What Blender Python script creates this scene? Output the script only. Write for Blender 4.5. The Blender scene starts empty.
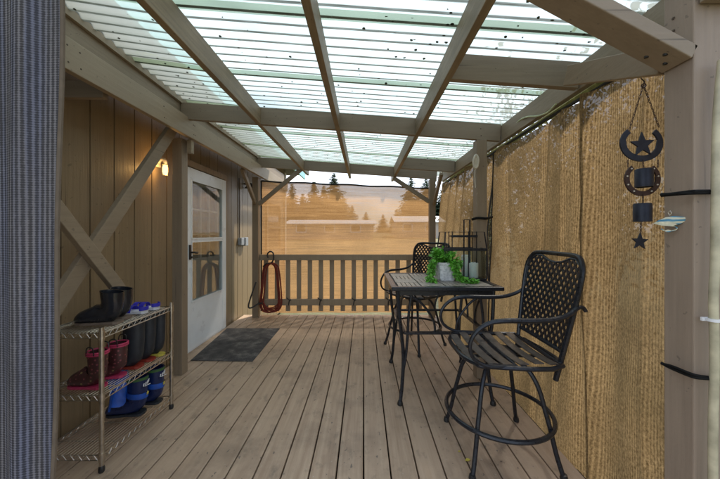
import bpy, bmesh, math, random
from mathutils import Vector, Matrix, noise
random.seed(7)
R = math.radians
scene = bpy.context.scene
COL = scene.collection

# ------------------------------------------------------------------ camera maths (measured from the photo)
F, CX, CY, CZ = 300.0, 363.7, 233.5, 1.26
def P(x, y, Y):
    return Vector(((x-CX)*Y/F, Y, CZ+(CY-y)*Y/F))

# ------------------------------------------------------------------ mesh builder
class MB:
    def __init__(s):
        s.bm = bmesh.new()
    def face(s, vs):
        try: return s.bm.faces.new(vs)
        except ValueError: return None
    def poly(s, pts):
        return s.face([s.bm.verts.new(p) for p in pts])
    def box(s, x0, x1, y0, y1, z0, z1, bev=0.0):
        M = Matrix.Translation(((x0+x1)/2, (y0+y1)/2, (z0+z1)/2)) @ Matrix.Diagonal((abs(x1-x0), abs(y1-y0), abs(z1-z0), 1))
        r = bmesh.ops.create_cube(s.bm, size=1, matrix=M)
        if bev: s._bev(r['verts'], bev)
        return s
    def _bev(s, verts, bev):
        es = set(e for v in verts for e in v.link_edges)
        bmesh.ops.bevel(s.bm, geom=list(es), offset=bev, segments=2, affect='EDGES', profile=0.5)
    def bar(s, a, b, w, h, side=(1, 0, 0), bev=0.0):
        """board from a to b; w along 'side', h across"""
        a, b = Vector(a), Vector(b)
        d = (b-a); L = d.length; d.normalize()
        sd = Vector(side); sd = (sd - d*sd.dot(d)).normalized()
        up = d.cross(sd)
        M = Matrix.Identity(4)
        for i in range(3):
            M[i][0] = sd[i]*w; M[i][1] = d[i]*L; M[i][2] = up[i]*h; M[i][3] = (a[i]+b[i])/2
        r = bmesh.ops.create_cube(s.bm, size=1, matrix=M)
        if bev: s._bev(r['verts'], bev)
        return s
    def tube(s, pts, r, n=8, cap=True, closed=False):
        pts = [Vector(p) for p in pts]
        rings = []; prev = None; N = len(pts)
        rr = r if isinstance(r, (list, tuple)) else [r]*N
        for i, p in enumerate(pts):
            if closed: t = pts[(i+1) % N]-pts[i-1]
            else: t = pts[min(i+1, N-1)]-pts[max(i-1, 0)]
            t.normalize()
            if prev is None:
                u = t.cross(Vector((0, 0, 1)))
                if u.length < 1e-3: u = t.cross(Vector((0, 1, 0)))
            else: u = prev - t*prev.dot(t)
            u.normalize(); prev = u; v = t.cross(u)
            rings.append([s.bm.verts.new(p+(u*math.cos(k*2*math.pi/n)+v*math.sin(k*2*math.pi/n))*rr[i]) for k in range(n)])
        for i in range(N if closed else N-1):
            A, B = rings[i], rings[(i+1) % N]
            for k in range(n): s.face([A[k], A[(k+1) % n], B[(k+1) % n], B[k]])
        if cap and not closed:
            s.face(rings[0][::-1]); s.face(rings[-1])
        return s
    def loft(s, rings, cap=True):
        vr = [[s.bm.verts.new(p) for p in r] for r in rings]
        n = len(vr[0])
        for A, B in zip(vr[:-1], vr[1:]):
            for k in range(n): s.face([A[k], A[(k+1) % n], B[(k+1) % n], B[k]])
        if cap: s.face(vr[0][::-1]); s.face(vr[-1])
        return s
    def lathe(s, prof, c=(0, 0, 0), n=24):
        c = Vector(c)
        return s.loft([[c+Vector((r*math.cos(k*2*math.pi/n), r*math.sin(k*2*math.pi/n), z)) for k in range(n)] for r, z in prof])
    def prism(s, out, o, u, v, w):
        """2D outline (a,b) at o + a*u + b*v, extruded by vector w"""
        o, u, v, w = Vector(o), Vector(u), Vector(v), Vector(w)
        A = [s.bm.verts.new(o+u*a+v*b) for a, b in out]; B = [s.bm.verts.new(q.co+w) for q in A]
        n = len(A)
        s.face(A[::-1]); s.face(B)
        for k in range(n): s.face([A[k], A[(k+1) % n], B[(k+1) % n], B[k]])
        return s
    def build(s, name, m, parent=None, smooth=False, ang=40):
        bmesh.ops.recalc_face_normals(s.bm, faces=s.bm.faces[:])
        me = bpy.data.meshes.new(name); s.bm.to_mesh(me); s.bm.free()
        if smooth:
            me.polygons.foreach_set('use_smooth', [True]*len(me.polygons))
            try: me.set_sharp_from_angle(angle=R(ang))
            except Exception: pass
        for mm in (m if isinstance(m, (list, tuple)) else [m]): me.materials.append(mm)
        o = bpy.data.objects.new(name, me); COL.objects.link(o)
        if parent: o.parent = parent
        return o

def empty(name, loc=(0, 0, 0), rz=0):
    o = bpy.data.objects.new(name, None); COL.objects.link(o)
    o.location = loc; o.rotation_euler = (0, 0, rz); o.empty_display_size = .05
    return o
def tag(o, label=None, cat=None, group=None, kind=None):
    if label: o['label'] = label
    if cat: o['category'] = cat
    if group: o['group'] = group
    if kind: o['kind'] = kind
    return o
def copy_tree(o, parent=None):
    c = o.copy(); COL.objects.link(c); c.parent = parent
    for ch in [x for x in bpy.data.objects if x.parent == o]: copy_tree(ch, c)
    return c
def smooth_path(pts, n=6):
    """Catmull-Rom through pts"""
    pts = [Vector(p) for p in pts]; out = []
    for i in range(len(pts)-1):
        p0 = pts[max(i-1, 0)]; p1 = pts[i]; p2 = pts[i+1]; p3 = pts[min(i+2, len(pts)-1)]
        for k in range(n):
            t = k/n
            out.append(.5*((2*p1)+(p2-p0)*t+(2*p0-5*p1+4*p2-p3)*t*t+(3*p1-p0-3*p2+p3)*t**3))
    out.append(pts[-1]); return out

# ------------------------------------------------------------------ materials
class NT:
    def __init__(s, name):
        s.m = bpy.data.materials.new(name); s.m.use_nodes = True
        s.t = s.m.node_tree; s.n = s.t.nodes; s.n.clear()
        s.out = s.n.new('ShaderNodeOutputMaterial')
    def new(s, typ, **kw):
        n = s.n.new(typ)
        for k, v in kw.items(): setattr(n, k, v)
        return n
    def link(s, a, b): s.t.links.new(a, b)
    def math(s, op, a, b=None, clamp=False):
        n = s.n.new('ShaderNodeMath'); n.operation = op; n.use_clamp = clamp
        for i, v in enumerate((a, b)):
            if v is None: continue
            if isinstance(v, (int, float)): n.inputs[i].default_value = v
            else: s.link(v, n.inputs[i])
        return n.outputs[0]
    def noise(s, vec, scale, detail=4, rough=.55):
        n = s.n.new('ShaderNodeTexNoise'); n.inputs['Scale'].default_value = scale
        n.inputs['Detail'].default_value = detail; n.inputs['Roughness'].default_value = rough
        if vec is not None: s.link(vec, n.inputs['Vector'])
        return n.outputs['Fac']
    def coords(s, scale=(1, 1, 1), geo=False, rot=(0, 0, 0)):
        if geo: o = s.new('ShaderNodeNewGeometry').outputs['Position']
        else: o = s.new('ShaderNodeTexCoord').outputs['Object']
        mp = s.new('ShaderNodeMapping'); mp.inputs['Scale'].default_value = scale; mp.inputs['Rotation'].default_value = rot
        s.link(o, mp.inputs['Vector']); return mp.outputs[0]
    def ramp(s, fac, stops):
        n = s.n.new('ShaderNodeValToRGB'); e = n.color_ramp.elements
        e[0].position, e[0].color = stops[0][0], (*stops[0][1], 1)
        e[1].position, e[1].color = stops[-1][0], (*stops[-1][1], 1)
        for p, c in stops[1:-1]:
            q = e.new(p); q.color = (*c, 1)
        s.link(fac, n.inputs[0]); return n.outputs[0]
    def mix(s, fac, a, b, typ='MIX'):
        n = s.n.new('ShaderNodeMix'); n.data_type = 'RGBA'; n.blend_type = typ
        for i, v in ((0, fac), (6, a), (7, b)):
            if isinstance(v, (int, float)): n.inputs[i].default_value = v
            elif isinstance(v, tuple): n.inputs[i].default_value = (*v, 1)
            else: s.link(v, n.inputs[i])
        return n.outputs[2]
    def bump(s, h, strength=.3, dist=.01):
        n = s.n.new('ShaderNodeBump'); n.inputs['Strength'].default_value = strength; n.inputs['Distance'].default_value = dist
        s.link(h, n.inputs['Height']); return n.outputs[0]
    def prin(s, color, rough=.6, metal=0, normal=None, spec=.5, **kw):
        n = s.n.new('ShaderNodeBsdfPrincipled')
        if isinstance(color, tuple): n.inputs['Base Color'].default_value = (*color, 1)
        else: s.link(color, n.inputs['Base Color'])
        if isinstance(rough, (int, float)): n.inputs['Roughness'].default_value = rough
        else: s.link(rough, n.inputs['Roughness'])
        n.inputs['Metallic'].default_value = metal
        n.inputs['Specular IOR Level'].default_value = spec
        if normal is not None: s.link(normal, n.inputs['Normal'])
        for k, v in kw.items(): n.inputs[k].default_value = v
        return n.outputs[0]
    def done(s, sh): s.link(sh, s.out.inputs['Surface']); return s.m

def mat_wood(name, c, var=.25, axis='z', rough=.55, dirt=.35, bump=.35, geo=True):
    t = NT(name)
    sc = {'x': (2.5, 45, 45), 'y': (45, 2.5, 45), 'z': (45, 45, 2.5)}[axis]
    g = t.noise(t.coords(sc, geo), 1, 5, .6)
    big = t.noise(t.coords((1.7, 1.7, 1.7), geo), 1.5, 4, .6)
    fine = t.noise(t.coords((1, 1, 1), geo), 90, 3, .6)
    lo = tuple(v*(1-var) for v in c); hi = tuple(min(1, v*(1+var)) for v in c)
    col = t.ramp(g, [(.2, lo), (.8, hi)])
    d = t.math('MULTIPLY', t.math('SUBTRACT', big, .45, True), 2.6, True)
    col = t.mix(t.math('MULTIPLY', d, dirt), col, tuple(v*.55 for v in c))
    spots = t.math('GREATER_THAN', t.noise(t.coords((1, 1, 1), geo), 38, 2, .5), .71)
    col = t.mix(t.math('MULTIPLY', spots, .5), col, tuple(v*.4 for v in c))
    cs = {'x': (1.3, 70, 70), 'y': (70, 1.3, 70), 'z': (70, 70, 1.3)}[axis]
    ck = t.noise(t.coords(cs, geo), 1, 2, .5)
    crack = t.math('MULTIPLY', t.math('SUBTRACT', ck, .70, True), 14, True)
    col = t.mix(t.math('MULTIPLY', crack, .8), col, tuple(v*.25 for v in c))
    rg = t.math('ADD', t.math('MULTIPLY', fine, .25), rough-.12)
    return t.done(t.prin(col, rg, 0, t.bump(t.math('ADD', g, t.math('MULTIPLY', fine, .3)), bump, .004), .4))
M = {}
M['trim_z'] = mat_wood('painted_post_wood', (.265, .205, .14), axis='z', var=.12)
M['trim_x'] = mat_wood('painted_beam_wood', (.27, .215, .155), axis='x', var=.12)
M['trim_y'] = mat_wood('painted_rafter_wood', (.275, .215, .145), axis='y', var=.14)
M['ledger'] = mat_wood('painted_header_wood', (.34, .275, .19), axis='y', dirt=.2, var=.08)
M['purlin'] = mat_wood('weathered_purlin_wood', (.26, .20, .125), axis='y', var=.35, dirt=.9)
M['front_post'] = mat_wood('front_post_wood', (.29, .225, .17), axis='z', var=.15)
M['siding'] = mat_wood('siding_panel_wood', (.255, .188, .108), axis='z', var=.14, dirt=.3, rough=.42, bump=.5)
M['casing'] = mat_wood('door_casing_wood', (.33, .25, .16), axis='z', dirt=.2)

def mat_simple(name, c, rough=.5, metal=0, var=.15, nscale=30, spec=.5, bump=.1, **kw):
    t = NT(name)
    nn = t.noise(t.coords(), nscale, 4)
    col = t.ramp(nn, [(.3, tuple(v*(1-var) for v in c)), (.7, tuple(min(1, v*(1+var)) for v in c))])
    return t.done(t.prin(col, t.math('ADD', t.math('MULTIPLY', nn, .2), rough-.1), metal, t.bump(nn, bump, .002), spec, **kw))
M['white'] = mat_simple('white_door_paint', (.83, .90, .95), .30, var=.04, nscale=8)
M['inner_white'] = mat_simple('inner_door_paint', (.40, .41, .41), .4, var=.05)
M['iron'] = mat_simple('black_painted_iron', (.022, .024, .030), .30, .3, var=.35, nscale=60, bump=.35)
M['strap'] = mat_simple('bronze_seat_strap', (.17, .15, .135), .36, .5, var=.25, nscale=40)
M['tabletop'] = mat_simple('table_tile_strip', (.40, .36, .31), .38, .1, var=.25, nscale=50)  # strips coloured pale to paint in the sky reflected on them
M['chrome'] = mat_simple('dull_chrome_wire', (.55, .50, .42), .33, 1, var=.2)
M['rubber'] = mat_simple('black_boot_rubber', (.018, .020, .026), .13, 0, var=.2)
M['matte_rubber'] = mat_simple('matte_boot_rubber', (.02, .024, .03), .5, 0, var=.2)
M['black_plastic'] = mat_simple('black_plastic', (.02, .02, .02), .4)
M['dull_rubber'] = mat_simple('dull_black_rubber', (.008, .008, .008), .75, spec=.15)
M['grey_plastic'] = mat_simple('grey_plastic', (.30, .33, .36), .5)
M['tan_sole'] = mat_simple('tan_sole', (.2, .15, .11), .6)
M['pink'] = mat_simple('pink_rubber', (.48, .04, .11), .4)
M['lilac'] = mat_simple('lilac_lining', (.42, .42, .62), .7)
M['blue_rubber'] = mat_simple('navy_boot_rubber', (.008, .018, .075), .3, var=.3, nscale=14)
M['bright_blue'] = mat_simple('bright_blue_rubber', (.012, .08, .40), .4, var=.4, nscale=12)
M['royal'] = mat_simple('royal_blue_strap', (.03, .03, .45), .5)
M['white_plastic'] = mat_simple('white_plastic', (.75, .76, .78), .45, var=.05)
M['red'] = mat_simple('red_rope', (.20, .032, .018), .8, var=.6, nscale=70)
M['red_sole'] = mat_simple('red_sole', (.30, .035, .02), .5)
M['yellow'] = mat_simple('yellow_rubber', (.6, .5, .08), .5)
M['green_rubber'] = mat_simple('green_boot_rubber', (.04, .12, .03), .5)
M['gutter_green'] = mat_simple('mossy_green_cord', (.38, .44, .18), .6, var=.4)
M['hose'] = mat_simple('pale_green_hose', (.45, .50, .30), .4, var=.25)
M['rope_pale'] = mat_simple('pale_pole', (.46, .42, .29), .4, var=.35, nscale=14)
M['candle'] = mat_simple('candle_wax', (.90, .90, .86), .5, var=.03, **{'Subsurface Weight': .3})
M['pot'] = mat_simple('whitewashed_pot', (.75, .77, .80), .8, var=.35, nscale=45, bump=.8)
M['leaf'] = mat_simple('bright_green_leaf', (.14, .42, .045), .4, var=.45, nscale=25)
M['soil'] = mat_simple('potting_soil', (.03, .02, .015), .9)
M['copper'] = mat_simple('dark_rust_iron', (.055, .030, .024), .55, .4, var=.4)
M['chime'] = mat_simple('dark_blue_iron', (.022, .026, .04), .5, .4, var=.3)
M['fish_blue'] = mat_simple('glazed_teal', (.12, .36, .42), .25, var=.6, nscale=55)
def mat_fish():
    t = NT('striped_glazed_fish'); w_ = t.new('ShaderNodeTexWave'); w_.inputs['Scale'].default_value = 26; w_.inputs['Distortion'].default_value = 3; w_.bands_direction = 'Z'
    t.link(t.coords(), w_.inputs['Vector'])
    return t.done(t.prin(t.ramp(w_.outputs['Fac'], [(.3, (.06, .22, .34)), (.5, (.30, .45, .42)), (.72, (.62, .60, .45))]), .22))
M['fish_blue'] = mat_fish()
M['fish_cream'] = mat_simple('glazed_cream', (.6, .58, .42), .25, var=.3, nscale=55)
M['ivory'] = mat_simple('ivory_plastic', (.62, .58, .48), .5, var=.08)
M['roofing'] = mat_simple('house_roofing', (.10, .09, .08), .85, var=.3)

def mat_translucent_leaf(name, c1, c2):
    t = NT(name)
    nn = t.noise(t.coords(), 3, 3)
    oi = t.new('ShaderNodeObjectInfo')
    col = t.ramp(nn, [(.3, c1), (.7, c2)])
    a = t.prin(col, .6)
    b = t.new('ShaderNodeBsdfTranslucent'); t.link(col, b.inputs[0])
    m = t.new('ShaderNodeMixShader'); m.inputs[0].default_value = .35
    t.link(a, m.inputs[1]); t.link(b.outputs[0], m.inputs[2])
    return t.done(m.outputs[0])
M['conifer'] = mat_translucent_leaf('conifer_needles', (.02, .045, .02), (.05, .09, .035))
M['bush'] = mat_translucent_leaf('shrub_leaves', (.07, .08, .03), (.16, .13, .06))
M['bark'] = mat_simple('tree_bark', (.09, .065, .045), .9, var=.4)

# rain boot with little pattern
def mat_pattern_boot():
    t = NT('patterned_kid_boot')
    v = t.new('ShaderNodeTexVoronoi'); v.inputs['Scale'].default_value = 55
    t.link(t.coords(), v.inputs['Vector'])
    k = t.math('LESS_THAN', v.outputs['Distance'], .27)
    col = t.mix(k, (.065, .022, .022), (.26, .07, .08))
    v2 = t.new('ShaderNodeTexVoronoi'); v2.inputs['Scale'].default_value = 28
    t.link(t.coords(), v2.inputs['Vector'])
    col = t.mix(t.math('LESS_THAN', v2.outputs['Distance'], .16), col, (.28, .2, .08))
    return t.done(t.prin(col, .35))
M['pattern_boot'] = mat_pattern_boot()

# deck boards: colour per board, worn paint, stains, knots
def mat_deck():
    t = NT('painted_deck_boards')
    pos = t.new('ShaderNodeNewGeometry').outputs['Position']
    sep = t.new('ShaderNodeSeparateXYZ'); t.link(pos, sep.inputs[0])
    idx = t.math('FLOOR', t.math('DIVIDE', sep.outputs[0], .1432))
    wn = t.new('ShaderNodeTexWhiteNoise', noise_dimensions='1D'); t.link(idx, wn.inputs['W'])
    c3 = t.new('ShaderNodeCombineXYZ'); t.link(t.math('MULTIPLY', sep.outputs[0], 34), c3.inputs[0])
    t.link(t.math('ADD', t.math('MULTIPLY', sep.outputs[1], 1.6), t.math('MULTIPLY', wn.outputs[0], 37)), c3.inputs[1])
    grain = t.noise(c3.outputs[0], 1, 6, .62)
    base = t.mix(wn.outputs[0], (.355, .245, .165), (.475, .340, .235))
    col = t.mix(t.ramp(grain, [(.3, (0, 0, 0)), (.72, (1, 1, 1))]), base, (.55, .415, .295))
    big = t.noise(t.coords((1, 1, 1), True), 2.1, 6, .65)
    col = t.mix(t.math('MULTIPLY', t.math('SUBTRACT', big, .47, True), 2.8, True), col, (.22, .165, .12))
    mid = t.noise(t.coords((1, .6, 1), True), 9, 5, .7)
    col = t.mix(t.math('MULTIPLY', t.math('SUBTRACT', mid, .56, True), 4.5, True), col, (.19, .155, .12))
    chips = t.math('GREATER_THAN', t.noise(t.coords((1, .55, 1), True), 34, 3, .6), .66)
    gate = t.math('GREATER_THAN', big, .5)
    col = t.mix(t.math('MULTIPLY', t.math('MULTIPLY', chips, gate), .9), col, (.16, .13, .105))
    dust = t.math('GREATER_THAN', t.noise(t.coords((1, 1, 1), True), 60, 2, .5), .73)
    col = t.mix(t.math('MULTIPLY', dust, .5), col, (.55, .50, .42))
    v = t.new('ShaderNodeTexVoronoi'); v.inputs['Scale'].default_value = 2.3; t.link(t.coords((1.8, 1, 1), True), v.inputs['Vector'])
    kn = t.math('LESS_THAN', v.outputs['Distance'], .045)
    col = t.mix(t.math('MULTIPLY', kn, .75), col, (.11, .08, .06))
    rg = t.math('ADD', t.math('MULTIPLY', mid, .35), .28)
    h = t.math('ADD', grain, t.math('MULTIPLY', mid, .5))
    return t.done(t.prin(col, rg, 0, t.bump(h, .35, .004), .4))
M['teal_tint'] = mat_simple('teal_tint_fascia', (.30, .62, .66), .5)  # teal put into the fascia to give the shaded roof edge its tint
M['nail'] = mat_simple('rusty_nail_head', (.10, .07, .05), .6, .5)
M['rail_wood'] = mat_wood('railing_wood', (.36, .28, .19), axis='z', var=.12)
M['deck'] = mat_deck()
M['gap_shade'] = mat_simple('gap_shade_joist', (.022, .018, .014), .9)  # near-black frame, so the colour supplies the shade between deck boards

# corrugated clear roofing: milky green panel with shading painted into the valleys, moss and specks
PIT = .0775
def mat_roof():
    t = NT('corrugated_clear_plastic')
    pos = t.new('ShaderNodeNewGeometry').outputs['Position']
    sep = t.new('ShaderNodeSeparateXYZ'); t.link(pos, sep.inputs[0])
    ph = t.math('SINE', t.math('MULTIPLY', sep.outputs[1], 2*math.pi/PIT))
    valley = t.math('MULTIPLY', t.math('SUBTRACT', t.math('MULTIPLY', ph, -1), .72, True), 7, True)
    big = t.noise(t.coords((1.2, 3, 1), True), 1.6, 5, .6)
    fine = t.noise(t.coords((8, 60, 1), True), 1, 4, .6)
    col = t.mix(big, (.46, .52, .48), (.64, .68, .645))
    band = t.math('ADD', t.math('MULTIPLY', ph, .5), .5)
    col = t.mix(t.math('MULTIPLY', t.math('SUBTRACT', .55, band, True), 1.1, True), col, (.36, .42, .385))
    lap = t.math('LESS_THAN', t.math('FRACT', t.math('DIVIDE', t.math('SUBTRACT', sep.outputs[1], .80), 8*PIT)), .125)
    col = t.mix(t.math('MULTIPLY', lap, .55), col, (.40, .43, .22))
    moss = t.noise(t.coords((1, 5, 1), True), 4.5, 5, .7)
    col = t.mix(t.math('MULTIPLY', t.math('SUBTRACT', moss, .56, True), 3.0, True), col, (.45, .52, .30))
    valley_shade = t.math('MULTIPLY', valley, t.math('ADD', t.math('MULTIPLY', fine, .8), .42), True)  # slope shading of the corrugations, painted as dark lines along the valleys
    col = t.mix(valley_shade, col, (.10, .12, .10))
    v = t.new('ShaderNodeTexVoronoi'); v.inputs['Scale'].default_value = 19; t.link(t.coords((1, 1.5, 1), True), v.inputs['Vector'])
    wob = t.noise(t.coords((1, 1, 1), True), 70, 2)
    near_valley = t.math('LESS_THAN', ph, .1)
    dens = t.math('GREATER_THAN', t.noise(t.coords((1, 1, 1), True), 1.9, 3), .46)
    sp = t.math('MULTIPLY', t.math('LESS_THAN', t.math('ADD', v.outputs['Distance'], t.math('MULTIPLY', wob, .22)), .262), t.math('MULTIPLY', near_valley, dens))
    col = t.mix(sp, col, (.02, .025, .012))
    opaque = t.math('MAXIMUM', sp, t.math('MULTIPLY', valley_shade, .8))
    tr = t.new('ShaderNodeBsdfTranslucent'); t.link(col, tr.inputs[0])
    tp = t.new('ShaderNodeBsdfRefraction'); tp.inputs['Color'].default_value = (.58, .69, .67, 1); tp.inputs['Roughness'].default_value = .20; tp.inputs['IOR'].default_value = 1.02
    m1 = t.new('ShaderNodeMixShader'); t.link(t.math('SUBTRACT', .60, t.math('MULTIPLY', opaque, .60), True), m1.inputs[0])
    t.link(tr.outputs[0], m1.inputs[1]); t.link(tp.outputs[0], m1.inputs[2])
    df = t.prin(col, .3)
    m2 = t.new('ShaderNodeMixShader'); t.link(t.math('ADD', .12, t.math('MULTIPLY', opaque, .75)), m2.inputs[0])
    t.link(m1.outputs[0], m2.inputs[1]); t.link(df, m2.inputs[2])
    return t.done(m2.outputs[0])
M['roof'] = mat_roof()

# knitted shade cloth. a = rib axis index (position component that varies across ribs)
def mat_cloth(name, c_lo, c_hi, ribs, pitch, axis, open_, transl=.6, cross=0.0, streak=0.0, sky_tint=0.0, knit=.75):
    t = NT(name)
    pos = t.new('ShaderNodeNewGeometry').outputs['Position']
    sep = t.new('ShaderNodeSeparateXYZ'); t.link(pos, sep.inputs[0])
    wob = t.noise(t.coords((1, 1, 1), True), 14, 3)
    A = t.math('ADD', sep.outputs[axis], t.math('MULTIPLY', wob, pitch*.12))
    s1 = t.math('POWER', t.math('ADD', t.math('MULTIPLY', t.math('SINE', t.math('MULTIPLY', A, 2*math.pi/pitch)), .5), .5), 1.6)
    sc = [70, 70, 70]; sc[axis] = 150
    other = 2 if axis != 2 else 0
    st = t.noise(t.coords(tuple(sc), True), 1, 4, .7)
    kn = t.noise(t.coords((1, 1, .7), True), 105, 5, .85)
    big = t.noise(t.coords((1, 1, 1), True), 3.2, 5, .6)
    f = t.math('ADD', t.math('MULTIPLY', s1, ribs), t.math('ADD', t.math('MULTIPLY', kn, knit), t.math('MULTIPLY', st, .35)))
    f = t.math('SUBTRACT', f, .33+ribs*.45+(knit-.75)*.5)
    if cross:
        s2 = t.math('SINE', t.math('MULTIPLY', sep.outputs[other], 2*math.pi/(pitch*.5)))
        f = t.math('ADD', f, t.math('MULTIPLY', s2, cross))
    if streak:
        sk = t.noise(t.coords((2.0, 2.0, 75), True), 1, 5, .65)
        f = t.math('ADD', f, t.math('MULTIPLY', t.math('SUBTRACT', sk, .5), streak))
    col = t.mix(t.math('MULTIPLY', f, 2.0, True), c_lo, c_hi)
    if sky_tint:
        c5 = [3, 3, 1.2]; c5[axis] = 38
        tn = t.noise(t.coords(tuple(c5), True), 1, 3, .6)
        col = t.mix(t.math('MULTIPLY', t.math('SUBTRACT', tn, .42, True), 5, True), col, t.mix(1.0, col, (.80, .88, 1.10), 'MULTIPLY'))  # bluish streaks put skylight into the cloth colour
    col = t.mix(t.math('MULTIPLY', t.math('SUBTRACT', big, .22, True), .95), col, c_lo)
    tl = t.new('ShaderNodeBsdfTranslucent'); t.link(col, tl.inputs[0])
    df = t.new('ShaderNodeBsdfDiffuse'); t.link(col, df.inputs[0])
    t.link(t.bump(f, .6, .004), df.inputs['Normal'])
    m = t.new('ShaderNodeMixShader'); m.inputs[0].default_value = transl
    t.link(df.outputs[0], m.inputs[1]); t.link(tl.outputs[0], m.inputs[2])
    tp = t.new('ShaderNodeBsdfTransparent')
    hole = t.math('MULTIPLY', t.math('SUBTRACT', .62, f, True), open_*2.2, True)
    m2 = t.new('ShaderNodeMixShader'); t.link(hole, m2.inputs[0])
    t.link(m.outputs[0], m2.inputs[1]); t.link(tp.outputs[0], m2.inputs[2])
    return t.done(m2.outputs[0])
M['cloth_side'] = mat_cloth('tan_knit_shade_cloth', (.120, .072, .030), (.68, .475, .245), .17, .0115, 1, .075, .62, knit=1.25)
M['cloth_back'] = mat_cloth('orange_sheer_shade_cloth', (.30, .155, .06), (.70, .415, .18), .12, .012, 2, .175, .75, streak=.8)
M['cloth_front'] = mat_cloth('skylit_knit_cloth', (.075, .073, .078), (.31, .30, .32), .55, .0150, 0, .02, .25, .16, sky_tint=1)  # same tan cloth; blue light of the open sky painted into its colour
M['hem'] = mat_simple('black_cloth_hem', (.03, .028, .025), .8)
M['hem_brown'] = mat_simple('brown_cloth_hem', (.13, .10, .07), .85)

def mat_mat():
    t = NT('charcoal_door_mat')
    a = t.noise(t.coords(), 7, 5, .65); b = t.noise(t.coords(), 160, 3, .7)
    col = t.ramp(t.math('ADD', t.math('MULTIPLY', a, .6), t.math('MULTIPLY', b, .4)), [(.38, (.045, .044, .046)), (.52, (.095, .09, .088)), (.66, (.26, .245, .225))])
    return t.done(t.prin(col, .95, 0, t.bump(b, .8, .006), .2))
M['mat'] = mat_mat()
def mat_glass(name, tint=(1, 1, 1), refl=1.0, rough=.0):
    t = NT(name)
    fr = t.new('ShaderNodeFresnel'); fr.inputs[0].default_value = 1.5
    g = t.new('ShaderNodeBsdfGlossy'); g.inputs['Roughness'].default_value = rough
    tp = t.new('ShaderNodeBsdfTransparent'); tp.inputs[0].default_value = (*tint, 1)
    m = t.new('ShaderNodeMixShader'); t.link(t.math('MULTIPLY', fr.outputs[0], refl, True), m.inputs[0])
    t.link(tp.outputs[0], m.inputs[1]); t.link(g.outputs[0], m.inputs[2])
    return t.done(m.outputs[0])
M['glass'] = mat_glass('storm_door_glass', (.97, .99, .98), .55)
M['lantern_glass'] = mat_glass('lantern_glass', (.93, .97, .95), .8)
M['dark_glass'] = mat_simple('dark_window_pane', (.05, .05, .045), .08, var=.2, nscale=3)
def mat_emit(name, c, s):
    t = NT(name); e = t.new('ShaderNodeEmission'); e.inputs[0].default_value = (*c, 1); e.inputs[1].default_value = s
    return t.done(e.outputs[0])
M['bulb'] = mat_emit('lit_bulb', (1, .52, .12), 4)
def mat_ground():
    t = NT('dry_grass_field')
    a = t.noise(t.coords((1, 1, 1), True), .35, 6, .6); b = t.noise(t.coords((1, 1, 1), True), 6, 5, .7)
    col = t.ramp(t.math('ADD', t.math('MULTIPLY', a, .6), t.math('MULTIPLY', b, .4)), [(.35, (.07, .085, .03)), (.5, (.15, .14, .06)), (.68, (.27, .22, .12))])
    return t.done(t.prin(col, .9, 0, t.bump(b, .6, .05)))
M['ground'] = mat_ground()

# ------------------------------------------------------------------ ground and deck
def gh(x, y):
    h = -.55
    if y > 10: h += min(1, (y-10)/50)*2.0
    h += .12*noise.noise(Vector((x*.07, y*.07, 0)))
    return h
b = MB()
ys = [-60, -20, -5, 0, 5, 8, 12, 16, 20, 26, 34, 44, 60, 90, 160, 400]; xs = [-400, -150, -70, -40, -25, -15, -9, -5, -2, 0, 2, 5, 9, 15, 25, 40, 70, 150, 400]
vs = [[b.bm.verts.new((x, y, gh(x, y))) for x in xs] for y in ys]
for i in range(len(ys)-1):
    for j in range(len(xs)-1): b.face([vs[i][j], vs[i][j+1], vs[i+1][j+1], vs[i+1][j]])
tag(b.build('ground', M['ground'], smooth=True), kind='structure')

DY0, DY1 = -.9, 4.66
b = MB()
k = -13
while True:
    x0 = k*.1432+.0035; x1 = (k+1)*.1432-.0045
    if x0 > 1.26: break
    if x1 > -1.885 and x1 < 1.2:
        b.box(max(x0, -1.872), x1, DY0, DY1+random.uniform(-.004, .004), -.036, random.uniform(-.0015, .0), .003)
    k += 1
deck = tag(b.build('deck', M['deck']), kind='structure')
b = MB()
for y in [DY0+.03+.4*i for i in range(14)]: b.box(-1.86, 1.15, y, y+.04, -.18, -.04)
b.box(1.15, 1.18, DY0, DY1, -.18, -.04); b.box(-1.86, 1.15, DY1-.05, DY1-.01, -.18, -.04)
b.box(-1.8, 1.14, DY0, DY1-.1, -.21, -.19)
tag(b.build('deck_frame', M['gap_shade']), kind='structure')

# ------------------------------------------------------------------ house
WX = -1.88
house = empty('house', (WX, 2.5, 0)); house.location = (0, 0, 0)
tag(house, 'house with brown grooved siding along the left side of the porch', 'house')
def siding(name, y0, y1, z0, z1, parent):
    b = MB(); prof = [(WX, y0)]
    g = .2; start = math.floor(y0/g)*g+.055
    y = start
    while y < y1-.02:
        if y > y0+.01:
            prof += [(WX, y), (WX-.009, y+.0015), (WX-.009, y+.0105), (WX, y+.012)]
        y += g
    prof.append((WX, y1))
    lo = [b.bm.verts.new((x, yy, z0)) for x, yy in prof]; hi = [b.bm.verts.new((x, yy, z1)) for x, yy in prof]
    for i in range(len(prof)-1): b.face([lo[i], lo[i+1], hi[i+1], hi[i]])
    return b.build(name, M['siding'], parent)
D0, D1, DH = 3.09, 4.0, 1.97      # door opening
siding('wall', .15, D0-.06, -.5, 2.75, house)
siding('wall', D1+.06, 7.2, -.5, 2.75, house)
siding('wall', D0-.06, D1+.06, DH+.06, 2.75, house)
b = MB(); b.box(WX-.12, WX-.011, .15, D0-.05, -.5, 2.75); b.box(WX-.12, WX-.011, D1+.05, 7.2, -.5, 2.75); b.box(WX-.12, WX-.011, D0-.05, D1+.05, DH+.05, 2.75)
b.build('wall_core', M['siding'], house)
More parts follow.
